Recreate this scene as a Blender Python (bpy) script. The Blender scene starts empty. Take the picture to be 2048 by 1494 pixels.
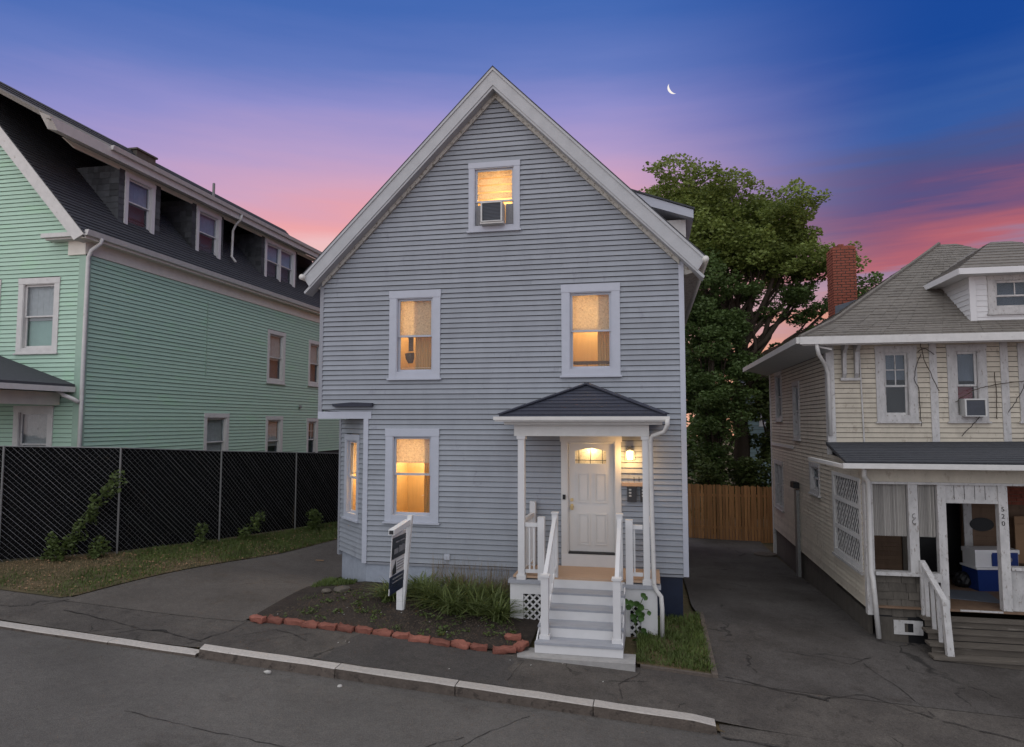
import bpy, bmesh, math, random
import numpy as np
from mathutils import Vector, Matrix
random.seed(7); rng = np.random.default_rng(7)
R = math.radians
sc = bpy.context.scene
COL = sc.collection

# ------------------------------------------------------------------ camera (eye is the world origin; the street lies about 3.9 m below)
cd = bpy.data.cameras.new('camera'); cam = bpy.data.objects.new('camera', cd); COL.objects.link(cam)
cd.sensor_width = 36; cd.lens = 36 * 1372 / 2048; cd.clip_start = .05; cd.clip_end = 3000
cam.rotation_euler = (R(94.0), 0, R(11.4)); cam.location = (0, 0, 0)
sc.camera = cam

# ------------------------------------------------------------------ sky
def srgb(r, g, b):
    f = lambda c: c / 12.92 if c <= .04045 else ((c + .055) / 1.055) ** 2.4
    return (f(r / 255), f(g / 255), f(b / 255), 1)
world = bpy.data.worlds.new('World'); sc.world = world; world.use_nodes = True
nt = world.node_tree; nt.nodes.clear()
def N(t, tree=None, **k):
    n = (tree or nt).nodes.new(t)
    for a, v in k.items(): setattr(n, a, v)
    return n
def L(a, b, tree=None): (tree or nt).links.new(a, b)
def math_node(op, a, b=None, tree=None, clamp=False):
    n = N('ShaderNodeMath', tree, operation=op); n.use_clamp = clamp
    for i, v in enumerate((a, b)):
        if v is None: continue
        if isinstance(v, (int, float)): n.inputs[i].default_value = v
        else: L(v, n.inputs[i], tree)
    return n.outputs[0]
def ramp(stops, fac, tree=None, interp='LINEAR'):
    n = N('ShaderNodeValToRGB', tree); cr = n.color_ramp; cr.interpolation = interp
    while len(cr.elements) < len(stops): cr.elements.new(.5)
    for e, (p, c) in zip(cr.elements, stops): e.position = p; e.color = c
    L(fac, n.inputs[0], tree); return n.outputs[0]
tc = N('ShaderNodeTexCoord'); sep = N('ShaderNodeSeparateXYZ'); L(tc.outputs['Generated'], sep.inputs[0])
zz = sep.outputs['Z']
side = math_node('ADD', math_node('MULTIPLY', sep.outputs['X'], .98), math_node('MULTIPLY', sep.outputs['Y'], .197))
mp = N('ShaderNodeMapping'); mp.inputs['Scale'].default_value = (1.6, 1.6, 15); mp.inputs['Location'].default_value = (.3, 0, .4)
mp.inputs['Rotation'].default_value = (0, R(-5), 0)
L(tc.outputs['Generated'], mp.inputs[0])
nz = N('ShaderNodeTexNoise'); nz.inputs['Scale'].default_value = 1.15; nz.inputs['Detail'].default_value = 5; nz.inputs['Roughness'].default_value = .58
L(mp.outputs[0], nz.inputs['Vector'])
wob = math_node('MULTIPLY', math_node('SUBTRACT', nz.outputs[0], .5), .14)
mp2 = N('ShaderNodeMapping'); mp2.inputs['Scale'].default_value = (2.6, 2.6, 40); mp2.inputs['Rotation'].default_value = (0, R(-7), 0); L(tc.outputs['Generated'], mp2.inputs[0])
nz2 = N('ShaderNodeTexNoise'); nz2.inputs['Scale'].default_value = 1.3; nz2.inputs['Detail'].default_value = 4; L(mp2.outputs[0], nz2.inputs['Vector'])
wob2 = math_node('MULTIPLY', math_node('SUBTRACT', nz2.outputs[0], .5), .075)
fwd_ = math_node('SUBTRACT', math_node('MULTIPLY', sep.outputs['Y'], .98), math_node('MULTIPLY', sep.outputs['X'], .197))
glow = math_node('MULTIPLY', math_node('MAXIMUM', math_node('SUBTRACT', fwd_, .70), 0), .42)     # the afterglow reaches higher towards the sunset
back = math_node('MULTIPLY', math_node('MAXIMUM', math_node('SUBTRACT', .25, fwd_), 0), .30)     # away from the sunset the low sky turns lilac and blue
tl = math_node('ADD', math_node('SUBTRACT', math_node('ADD', zz, math_node('MULTIPLY', wob, .6)), glow), back)
tr = math_node('ADD', math_node('ADD', math_node('SUBTRACT', math_node('ADD', zz, .016), math_node('MULTIPLY', math_node('SUBTRACT', side, .5), .16)), math_node('ADD', wob, wob2)), back)
cl = ramp([(0, srgb(248, 190, 165)), (.10, srgb(244, 200, 188)), (.160, srgb(240, 190, 192)), (.182, srgb(240, 166, 168)), (.200, srgb(226, 163, 178)), (.225, srgb(212, 165, 192)),
           (.275, srgb(182, 158, 203)), (.335, srgb(145, 143, 204)), (.395, srgb(102, 123, 192)), (.47, srgb(68, 105, 180)), (.66, srgb(42, 82, 164)), (1, srgb(28, 62, 145))], tl)
crt = ramp([(0, srgb(228, 150, 105)), (.15, srgb(222, 146, 118)), (.178, srgb(186, 128, 132)), (.197, srgb(168, 136, 162)), (.215, srgb(152, 124, 152)), (.232, srgb(182, 96, 106)),
            (.258, srgb(146, 86, 112)), (.290, srgb(92, 76, 124)), (.325, srgb(72, 82, 136)), (.37, srgb(50, 88, 160)), (.47, srgb(18, 70, 152)), (.62, srgb(20, 66, 148)), (1, srgb(24, 58, 142))], tr)
ms = N('ShaderNodeMapRange'); ms.interpolation_type = 'SMOOTHSTEP'; L(side, ms.inputs[0]); ms.inputs[1].default_value = .10; ms.inputs[2].default_value = .50
mixs = N('ShaderNodeMix', data_type='RGBA'); L(ms.outputs[0], mixs.inputs['Factor']); L(cl, mixs.inputs['A']); L(crt, mixs.inputs['B'])
sky = N('ShaderNodeTexSky'); sky.sky_type = 'NISHITA'; sky.sun_disc = False; sky.sun_elevation = R(46); sky.sun_rotation = R(205)
b1 = N('ShaderNodeBackground'); L(mixs.outputs['Result'], b1.inputs[0]); b1.inputs[1].default_value = .97
b2 = N('ShaderNodeBackground'); L(sky.outputs[0], b2.inputs[0]); b2.inputs[1].default_value = .004
ad = N('ShaderNodeAddShader'); L(b1.outputs[0], ad.inputs[0]); L(b2.outputs[0], ad.inputs[1])
wo = N('ShaderNodeOutputWorld'); L(ad.outputs[0], wo.inputs[0])

# ------------------------------------------------------------------ the one sun, veiled and soft
sd = bpy.data.lights.new('sun', 'SUN'); sun = bpy.data.objects.new('sun', sd); COL.objects.link(sun)
sd.energy = 3.2; sd.angle = R(142); sd.color = (1, .97, .82)
to_sun = Vector((-.25, -.55, .80)).normalized()
sun.rotation_euler = to_sun.to_track_quat('Z', 'Y').to_euler(); sun.location = (-12, -20, 30)
vs = sc.view_settings; vs.view_transform = 'Standard'; vs.look = 'None'; vs.exposure = 0; vs.gamma = 1; vs.use_curve_mapping = False
sc.cycles.max_bounces = 7; sc.cycles.diffuse_bounces = 3; sc.cycles.glossy_bounces = 3; sc.cycles.transparent_max_bounces = 12
sc.cycles.use_denoising = True; sc.cycles.sample_clamp_indirect = 4

# ------------------------------------------------------------------ materials
MATS = {}
def mat(name, color, rough=.6, amt=.12, scale=6., rnd=.0, bump=0., bscale=40., stretch=(1, 1, 1), spots=None, spot_scale=8., spot_at=.6, spec=.35, trans=0., metal=0., world_tex=True, detail=5.):
    """diffuse paint-like surface: base colour with soft mottling, per-piece variation, fine bump and optional worn spots"""
    m = bpy.data.materials.new(name); m.use_nodes = True; t = m.node_tree; bs = t.nodes['Principled BSDF']
    geo = N('ShaderNodeNewGeometry', t); mapn = N('ShaderNodeMapping', t); mapn.inputs['Scale'].default_value = stretch
    if world_tex: L(geo.outputs['Position'], mapn.inputs[0], t)
    else: L(N('ShaderNodeTexCoord', t).outputs['Object'], mapn.inputs[0], t)
    n1 = N('ShaderNodeTexNoise', t); n1.inputs['Scale'].default_value = scale; n1.inputs['Detail'].default_value = detail; n1.inputs['Roughness'].default_value = .65
    L(mapn.outputs[0], n1.inputs['Vector'], t)
    v = math_node('ADD', math_node('MULTIPLY', math_node('SUBTRACT', n1.outputs[0], .5, t), amt * 2.6, t), 1, t)
    if rnd:
        oi = N('ShaderNodeObjectInfo', t)
        v = math_node('MULTIPLY', v, math_node('ADD', math_node('MULTIPLY', math_node('SUBTRACT', oi.outputs['Random'], .5, t), rnd * 2, t), 1, t), t)
    mul = N('ShaderNodeMix', t, data_type='RGBA', blend_type='MULTIPLY'); mul.inputs['Factor'].default_value = 1
    mul.inputs['A'].default_value = (*color[:3], 1); L(v, mul.inputs['B'], t); out = mul.outputs['Result']
    if spots:
        n2 = N('ShaderNodeTexNoise', t); n2.inputs['Scale'].default_value = spot_scale; n2.inputs['Detail'].default_value = 7; n2.inputs['Roughness'].default_value = .7
        L(mapn.outputs[0], n2.inputs['Vector'], t)
        mr = N('ShaderNodeMapRange', t); L(n2.outputs[0], mr.inputs[0], t); mr.inputs[1].default_value = spot_at; mr.inputs[2].default_value = spot_at + .07
        mx = N('ShaderNodeMix', t, data_type='RGBA'); L(mr.outputs[0], mx.inputs['Factor'], t); L(out, mx.inputs['A'], t); mx.inputs['B'].default_value = (*spots[:3], 1); out = mx.outputs['Result']
    L(out, bs.inputs['Base Color'], t)
    bs.inputs['Roughness'].default_value = rough; bs.inputs['Specular IOR Level'].default_value = spec; bs.inputs['Metallic'].default_value = metal
    if bump:
        nb = N('ShaderNodeTexNoise', t); nb.inputs['Scale'].default_value = bscale; nb.inputs['Detail'].default_value = 4; L(mapn.outputs[0], nb.inputs['Vector'], t)
        bp = N('ShaderNodeBump', t); bp.inputs['Strength'].default_value = bump; bp.inputs['Distance'].default_value = .02; L(nb.outputs[0], bp.inputs['Height'], t); L(bp.outputs[0], bs.inputs['Normal'], t)
    if trans:
        tb = N('ShaderNodeBsdfTranslucent', t); L(out, tb.inputs[0], t); mxs = N('ShaderNodeMixShader', t); mxs.inputs[0].default_value = trans
        L(bs.outputs[0], mxs.inputs[1], t); L(tb.outputs[0], mxs.inputs[2], t); L(mxs.outputs[0], t.nodes['Material Output'].inputs[0], t)
    MATS[name] = m; return m
def emit(name, color, strength):
    m = bpy.data.materials.new(name); m.use_nodes = True; t = m.node_tree; t.nodes.clear()
    e = N('ShaderNodeEmission', t); e.inputs[0].default_value = (*color[:3], 1); e.inputs[1].default_value = strength
    L(e.outputs[0], N('ShaderNodeOutputMaterial', t).inputs[0], t); MATS[name] = m; return m
def glass(name, gloss=.10, tint=(.9, .93, .95)):
    m = bpy.data.materials.new(name); m.use_nodes = True; t = m.node_tree; t.nodes.clear()
    tr_ = N('ShaderNodeBsdfTransparent', t); tr_.inputs[0].default_value = (*tint, 1)
    gl = N('ShaderNodeBsdfGlossy', t); gl.inputs['Roughness'].default_value = .03
    nb = N('ShaderNodeTexNoise', t); nb.inputs['Scale'].default_value = 2.2; L(N('ShaderNodeNewGeometry', t).outputs['Position'], nb.inputs['Vector'], t)
    bp = N('ShaderNodeBump', t); bp.inputs['Strength'].default_value = .12; bp.inputs['Distance'].default_value = .03; L(nb.outputs[0], bp.inputs['Height'], t); L(bp.outputs[0], gl.inputs['Normal'], t)
    fr = N('ShaderNodeLayerWeight', t); fr.inputs[0].default_value = .25
    f = math_node('ADD', math_node('MULTIPLY', fr.outputs['Fresnel'], .06, t), gloss, t, True)
    mx = N('ShaderNodeMixShader', t); L(f, mx.inputs[0], t); L(tr_.outputs[0], mx.inputs[1], t); L(gl.outputs[0], mx.inputs[2], t)
    L(mx.outputs[0], N('ShaderNodeOutputMaterial', t).inputs[0], t); MATS[name] = m; return m
mat('gray_siding', (.258, .278, .306), .5, .13, 2.2, .075, .06, 60, (1.6, 1.6, .7), spots=(.225, .238, .268), spot_scale=3.2, spot_at=.60)
mat('gap_shade_backing', (.035, .033, .031), .9, .2, 6)  # near-black backing paints shadow lines into the gaps under the boards
mat('gray_trim', (.25, .26, .285), .5, .1, 4)
mat('gray_white_trim', (.41, .432, .485), .5, .08, 5, spots=(.32, .33, .34), spot_scale=9, spot_at=.68)
mat('rake_paint', (.37, .382, .392), .55, .14, 4, bump=.1, bscale=30)
mat('peeling_soffit', (.42, .41, .37), .7, .25, 14, spots=(.17, .155, .13), spot_scale=16, spot_at=.53)
mat('white_paint', (.58, .575, .57), .45, .06, 5, spots=(.55, .53, .5), spot_scale=7, spot_at=.7)
mat('porch_white', (.58, .57, .54), .5, .1, 5, spots=(.42, .38, .3), spot_scale=10, spot_at=.67)
mat('door_paint', (.56, .55, .53), .4, .03, 4)
mat('stair_gray', (.30, .31, .335), .6, .15, 6, .06, .1, 30, (1, 4, 1))
mat('deck_tan', (.44, .30, .20), .55, .15, 5, .05, .05, 40, (1, 8, 1))
mat('foundation', (.29, .32, .37), .8, .2, 6, bump=.3, bscale=25, spots=(.24, .26, .29), spot_scale=5, spot_at=.6)
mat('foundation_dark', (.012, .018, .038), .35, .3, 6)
mat('shingle_navy', (.040, .044, .062), .8, .3, 18, .12, .5, 90)
mat('shingle_black', (.05, .053, .06), .8, .3, 12, .12, .5, 70)
mat('shingle_brown', (.165, .15, .13), .85, .35, 9, .10, .6, 80, spots=(.12, .11, .10), spot_scale=14, spot_at=.58)
mat('shingle_wall', (.06, .064, .068), .8, .3, 10, .35, .4, 60)
mat('green_siding', (.37, .54, .42), .5, .10, 3, .035, .06, 60, (1, 1, 4), spots=(.36, .56, .40), spot_scale=.7, spot_at=.55)
mat('green_trim', (.29, .42, .33), .5, .15, 4)
mat('beige_trim', (.66, .63, .55), .55, .12, 4)
mat('weathered_white', (.55, .54, .515), .6, .15, 6, spots=(.36, .33, .29), spot_scale=9, spot_at=.62)
mat('cream_siding', (.475, .43, .345), .65, .2, 3, .09, .1, 50, (1.5, 1.5, .8), spots=(.36, .315, .25), spot_scale=5, spot_at=.57)
mat('peeling_white', (.45, .44, .425), .65, .3, 9, .10, .3, 30, (1, 1, .45), spots=(.26, .235, .21), spot_scale=21, spot_at=.57)
mat('old_shingle', (.085, .075, .062), .85, .35, 10, .2, .5, 40, (1, 1, .3), spots=(.16, .15, .13), spot_scale=9, spot_at=.66)
mat('brown_board', (.15, .095, .06), .75, .3, 7, .15, .3, 40, (1, 1, .3))
mat('step_wood', (.10, .086, .07), .85, .4, 6, .12, .4, 30, (.4, 3, 3), spots=(.2, .18, .15), spot_scale=5, spot_at=.62)
mat('blind', (.36, .34, .31), .7, .25, 10, .28, .1, 60, (6, 6, .5), trans=.25)
mat('chimney_brick', (.20, .058, .036), .85, .35, 9, .2, .4, 40)
mat('mortar', (.085, .06, .05), .9, .3, 20)
mat('edging_brick', (.22, .082, .058), .85, .35, 9, .3, .35, 40, world_tex=False, spots=(.2, .12, .09), spot_scale=6, spot_at=.64)
mat('black', (.008, .008, .009), .5, .1)
mat('dark_room', (.012, .011, .010), .9, .3, 2)
mat('shade_cloth', (.52, .51, .47), .8, .2, 9, trans=.2)
mat('gray_pane_fill', (.10, .115, .14), .8, .3, 3)
mat('warm_shade', (.84, .74, .56), .85, .3, 26, trans=.55, spots=(.60, .47, .30), spot_scale=38, spot_at=.55)
mat('warm_wall', (.60, .41, .19), .8, .16, 5, stretch=(3, 3, .4))
mat('warm_curtain', (.60, .42, .2), .8, .3, 9, stretch=(6, 6, .3), trans=.4)
mat('warm_wood', (.09, .05, .025), .6, .4, 20)
mat('brass', (.55, .42, .22), .3, .1, 5, metal=1)
mat('dark_metal', (.03, .03, .032), .4, .1)
mat('galvanized', (.22, .22, .21), .45, .25, 12, metal=.4)
mat('wire', (.24, .24, .24), .45, .2, 10, metal=.3)
mat('screen', (.006, .006, .0062), .8, .5, 2.5, bump=.4, bscale=9, spec=.04)
mat('concrete', (.30, .29, .275), .85, .25, 9, bump=.3, bscale=60, spots=(.20, .18, .16), spot_scale=5, spot_at=.62)
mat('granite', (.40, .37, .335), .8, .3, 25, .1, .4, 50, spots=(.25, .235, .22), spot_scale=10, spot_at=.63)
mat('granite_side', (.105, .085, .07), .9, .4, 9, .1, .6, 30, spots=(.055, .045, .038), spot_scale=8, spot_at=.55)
mat('bark', (.06, .045, .032), .9, .4, 6, bump=.8, bscale=15, stretch=(1, 1, .3))
mat('leaf_top_lit', (.185, .235, .055), .5, .5, 1.1, 0, trans=.35, detail=9)  # upper maple leaves coloured lighter and yellower to look sunlit
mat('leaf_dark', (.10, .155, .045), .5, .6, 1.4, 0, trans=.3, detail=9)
mat('leaf_shrub', (.09, .125, .035), .5, .5, 2.5, 0, trans=.3, detail=9)
mat('grass', (.085, .12, .028), .6, .7, 2.2, trans=.3, detail=9)
mat('grass_dry', (.22, .16, .085), .7, .4, 4, trans=.2)
mat('lily', (.13, .165, .05), .45, .55, 6, trans=.3, detail=9)
mat('vine_leaf', (.075, .15, .04), .4, .35, 14, .2, trans=.25)
mat('picket', (.42, .215, .085), .8, .3, 4, .28, .2, 30, (3, 3, .3), spots=(.27, .14, .06), spot_scale=5, spot_at=.6)
mat('sign_white', (.66, .66, .65), .5, .08, 8)
mat('sign_black', (.012, .014, .02), .35, .1)
mat('sign_blue', (.02, .028, .06), .3, .3, 9)
mat('sign_grey', (.22, .22, .23), .5, .2, 30)
mat('ac_body', (.50, .50, .48), .5, .1, 6)
mat('ac_grille', (.06, .065, .075), .5, .2, 20)
mat('cooler_blue', (.012, .035, .16), .35, .1, 5)
mat('plastic_white', (.68, .68, .68), .4, .06)
mat('cardboard', (.26, .16, .09), .85, .12, 5)
mat('blue_house', (.20, .28, .29), .7, .15, 3, .04)
mat('cable', (.03, .025, .022), .6, .2)
mat('paper', (.42, .41, .38), .8, .12)
mat('red_cloth', (.16, .02, .025), .8, .2)
glass('window_glass', .022); glass('lit_glass', .02, (.97, .95, .92)); glass('sky_glass', .01)
mat('sky_tint_shade', (.30, .37, .47), .8, .2, 7, trans=.1)  # blue-grey colour on dormer shades imitates sky reflected in the upper panes
emit('lamp_glow', (1, .72, .34), 14); emit('moonlight', (1, .93, .88), 1.0)

def ground_mat(name, col, col2, dirt, scale=1.2, crack=0., grain=.5, rough=.85, wet=0):
    m = bpy.data.materials.new(name); m.use_nodes = True; t = m.node_tree; bs = t.nodes['Principled BSDF']
    pos = N('ShaderNodeNewGeometry', t).outputs['Position']
    def nz_(s, d=5, r=.6):
        n = N('ShaderNodeTexNoise', t); n.inputs['Scale'].default_value = s; n.inputs['Detail'].default_value = d; n.inputs['Roughness'].default_value = r; L(pos, n.inputs['Vector'], t); return n.outputs[0]
    mr = N('ShaderNodeMapRange', t); L(nz_(scale), mr.inputs[0], t); mr.inputs[1].default_value = .35; mr.inputs[2].default_value = .68
    mx = N('ShaderNodeMix', t, data_type='RGBA'); L(mr.outputs[0], mx.inputs['Factor'], t); mx.inputs['A'].default_value = (*col, 1); mx.inputs['B'].default_value = (*col2, 1)
    mr2 = N('ShaderNodeMapRange', t); L(nz_(scale * 2.7, 8, .7), mr2.inputs[0], t); mr2.inputs[1].default_value = .56; mr2.inputs[2].default_value = .72
    mx2 = N('ShaderNodeMix', t, data_type='RGBA'); L(mr2.outputs[0], mx2.inputs['Factor'], t); L(mx.outputs['Result'], mx2.inputs['A'], t); mx2.inputs['B'].default_value = (*dirt, 1)
    g = math_node('ADD', math_node('ADD', math_node('MULTIPLY', math_node('SUBTRACT', nz_(46, 3, .8), .5, t), grain * 2.6, t), math_node('MULTIPLY', math_node('SUBTRACT', nz_(9, 4, .75), .5, t), grain * 1.1, t), t), 1, t)
    mu = N('ShaderNodeMix', t, data_type='RGBA', blend_type='MULTIPLY'); mu.inputs['Factor'].default_value = 1; L(mx2.outputs['Result'], mu.inputs['A'], t); L(g, mu.inputs['B'], t)
    out = mu.outputs['Result']
    if crack:
        vo = N('ShaderNodeTexVoronoi', t, feature='DISTANCE_TO_EDGE'); vo.inputs['Scale'].default_value = crack
        wn = N('ShaderNodeTexNoise', t); wn.inputs['Scale'].default_value = 2.5; wn.inputs['Detail'].default_value = 5; L(pos, wn.inputs['Vector'], t)
        av = N('ShaderNodeVectorMath', t, operation='MULTIPLY_ADD'); L(wn.outputs['Color'], av.inputs[0], t); av.inputs[1].default_value = (.7, .7, 0); L(pos, av.inputs[2], t)
        L(av.outputs[0], vo.inputs['Vector'], t)
        c = N('ShaderNodeMapRange', t); L(vo.outputs['Distance'], c.inputs[0], t); c.inputs[1].default_value = .004; c.inputs[2].default_value = .012; c.inputs[3].default_value = .4; c.inputs[4].default_value = 1
        gate = N('ShaderNodeMapRange', t); L(nz_(.9, 3), gate.inputs[0], t); gate.inputs[1].default_value = .50; gate.inputs[2].default_value = .56
        cc = math_node('ADD', math_node('MULTIPLY', math_node('SUBTRACT', c.outputs[0], 1, t), gate.outputs[0], t), 1, t)
        mu2 = N('ShaderNodeMix', t, data_type='RGBA', blend_type='MULTIPLY'); mu2.inputs['Factor'].default_value = 1; L(out, mu2.inputs['A'], t); L(cc, mu2.inputs['B'], t); out = mu2.outputs['Result']
    L(out, bs.inputs['Base Color'], t); bs.inputs['Roughness'].default_value = rough; bs.inputs['Specular IOR Level'].default_value = .3
    bp = N('ShaderNodeBump', t); bp.inputs['Strength'].default_value = .7; bp.inputs['Distance'].default_value = .015; L(nz_(70, 3), bp.inputs['Height'], t); L(bp.outputs[0], bs.inputs['Normal'], t)
    MATS[name] = m
ground_mat('road_asphalt', (.074, .068, .062), (.108, .100, .091), (.064, .057, .051), .45, 0, .6, .75)
ground_mat('walk_asphalt', (.058, .051, .045), (.096, .085, .073), (.040, .035, .031), 1.1, .55, .75)
ground_mat('drive_asphalt', (.074, .065, .056), (.104, .092, .080), (.070, .056, .043), .8, 0, .6)
ground_mat('side_drive_asphalt', (.048, .042, .037), (.094, .086, .079), (.040, .034, .029), .6, .4, .75)
ground_mat('patch_asphalt', (.052, .047, .043), (.066, .060, .055), (.044, .040, .036), 1.3, 0, .8)
ground_mat('soil', (.026, .020, .016), (.042, .032, .025), (.065, .05, .037), 3, 0, .8, .95)
ground_mat('turf', (.06, .055, .024), (.11, .078, .042), (.17, .12, .07), 1.6, 0, .7, .95)
ground_mat('crack_dark', (.026, .024, .022), (.04, .036, .033), (.022, .02, .018), 2, 0, .3, .95)

# ------------------------------------------------------------------ helpers
V = Vector
class MB:
    def __init__(s): s.v = []; s.f = []
    def add(s, vs, fs):
        b = len(s.v); s.v += [tuple(p) for p in vs]; s.f += [tuple(b + i for i in f) for f in fs]
    def hexa(s, p):       # p: 4 points of one face, then the 4 opposite ones
        p = [V(q) for q in p]
        vol = (p[1] - p[0]).cross(p[3] - p[0]).dot(p[4] - p[0])
        fs = [(0, 3, 2, 1), (4, 5, 6, 7), (0, 1, 5, 4), (1, 2, 6, 5), (2, 3, 7, 6), (3, 0, 4, 7)]
        if vol < 0: fs = [tuple(reversed(f)) for f in fs]
        s.add(p, fs); return s
    def box(s, a, b):
        (x0, y0, z0), (x1, y1, z1) = a, b
        return s.hexa([(x0, y0, z0), (x1, y0, z0), (x1, y1, z0), (x0, y1, z0), (x0, y0, z1), (x1, y0, z1), (x1, y1, z1), (x0, y1, z1)])
    def bar(s, a, b, w, h=None, up=(0, 0, 1)):   # square bar from a to b
        a, b = V(a), V(b); d = (b - a).normalized(); u = V(up)
        if abs(d.dot(u)) > .98: u = V((0, 1, 0))
        x = d.cross(u).normalized() * (w / 2); y = x.cross(d).normalized() * ((h or w) / 2)
        return s.hexa([a - x - y, a + x - y, a + x + y, a - x + y, b - x - y, b + x - y, b + x + y, b - x + y])
    def tube(s, pts, r, n=7):
        pts = [V(p) for p in pts]; rs = r if isinstance(r, (list, tuple)) else [r] * len(pts); base = len(s.v); prev = None
        for i, p in enumerate(pts):
            d = (pts[min(i + 1, len(pts) - 1)] - pts[max(i - 1, 0)]).normalized()
            if prev is None:
                x = d.orthogonal().normalized()
            else:
                x = (prev - d * prev.dot(d)).normalized()
            prev = x; y = d.cross(x)
            for k in range(n):
                a = 2 * math.pi * k / n; s.v.append(tuple(p + (x * math.cos(a) + y * math.sin(a)) * rs[i]))
        for i in range(len(pts) - 1):
            for k in range(n):
                s.f.append((base + i * n + k, base + i * n + (k + 1) % n, base + (i + 1) * n + (k + 1) % n, base + (i + 1) * n + k))
        s.f.append(tuple(base + k for k in reversed(range(n)))); e = base + (len(pts) - 1) * n; s.f.append(tuple(e + k for k in range(n)))
        return s
    def prism(s, poly, d):    # polygon (3D points) extruded by vector d
        p = [V(q) for q in poly]; d = V(d); n = len(p)
        nrm = V((0, 0, 0))
        for i in range(n): nrm += p[i].cross(p[(i + 1) % n])
        if nrm.dot(d) > 0: p.reverse()
        b = p + [q + d for q in p]
        s.add(b, [tuple(range(n)), tuple(reversed(range(n, 2 * n)))] + [(i, i + n, (i + 1) % n + n, (i + 1) % n) for i in range(n)]); return s
    def build(s, name, m, parent=None, label=None, cat=None, group=None, kind=None, smooth=False, origin=None):
        vs = np.array(s.v, float); lo, hi = vs.min(0), vs.max(0)
        c = np.array(origin, float) if origin is not None else np.array(((lo[0] + hi[0]) / 2, (lo[1] + hi[1]) / 2, lo[2]))
        me = bpy.data.meshes.new(name); me.from_pydata((vs - c).tolist(), [], s.f)
        if smooth: me.polygons.foreach_set('use_smooth', [True] * len(me.polygons))
        me.materials.append(MATS[m]) if isinstance(m, str) else [me.materials.append(MATS[q]) for q in m]
        return put(name, me, c, parent, label, cat, group, kind)
WPOS = {}
def put(name, me, c, parent=None, label=None, cat=None, group=None, kind=None):
    o = bpy.data.objects.new(name, me); COL.objects.link(o); c = V(c); WPOS[o.name] = c
    if parent: o.parent = parent; o.location = c - WPOS[parent.name]
    else: o.location = c
    if label: o['label'] = label
    if cat: o['category'] = cat
    if group: o['group'] = group
    if kind: o['kind'] = kind
    return o
def thing(name, loc, label, cat, group=None, kind=None):
    return put(name, None, loc, None, label, cat, group, kind)
def copy_piece(o, loc, parent=None, rot=None):
    c = o.copy(); COL.objects.link(c); WPOS[c.name] = V(loc)
    c.location = V(loc) - (WPOS[parent.name] if parent else V((0, 0, 0))); c.parent = parent
    if rot: c.rotation_euler = rot
    return c
def smooth_path(P, k=6, jit=0.):
    out = []; n = len(P)
    for i in range(n - 1):
        p0, p1, p2, p3 = P[max(i - 1, 0)], P[i], P[i + 1], P[min(i + 2, n - 1)]
        for q in range(k):
            t = q / k; out.append(.5 * ((2 * p1) + (p2 - p0) * t + (2 * p0 - 5 * p1 + 4 * p2 - p3) * t * t + (3 * p1 - p0 - 3 * p2 + p3) * t ** 3) + V((random.uniform(-jit, jit), 0, random.uniform(-jit, jit))))
    return out + [P[-1]]
class FR:      # a wall plane: origin, horizontal direction u, outward normal n; heights are absolute
    def __init__(s, o, u, n): s.o = V((o[0], o[1], 0)); s.u = V((u[0], u[1], 0)).normalized(); s.n = V((n[0], n[1], 0)).normalized()
    def p(s, u, z, d=0): q = s.o + s.u * u + s.n * d; return V((q.x, q.y, z))
    def box(s, mb, u0, u1, z0, z1, d0, d1):
        return mb.hexa([s.p(u0, z0, d0), s.p(u1, z0, d0), s.p(u1, z0, d1), s.p(u0, z0, d1), s.p(u0, z1, d0), s.p(u1, z1, d0), s.p(u1, z1, d1), s.p(u0, z1, d1)])
def spans(ul, ur, za, zb, holes):
    segs = [(ul, ur)]
    for (h0, h1, g0, g1) in holes:
        ov = min(zb, g1) - max(za, g0)
        if ov < (zb - za) * .45: continue
        new = []
        for (a, b) in segs:
            if h1 <= a or h0 >= b: new.append((a, b)); continue
            if h0 > a: new.append((a, h0))
            if h1 < b: new.append((h1, b))
        segs = new
    return [(a, b) for a, b in segs if b - a > .015]
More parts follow.
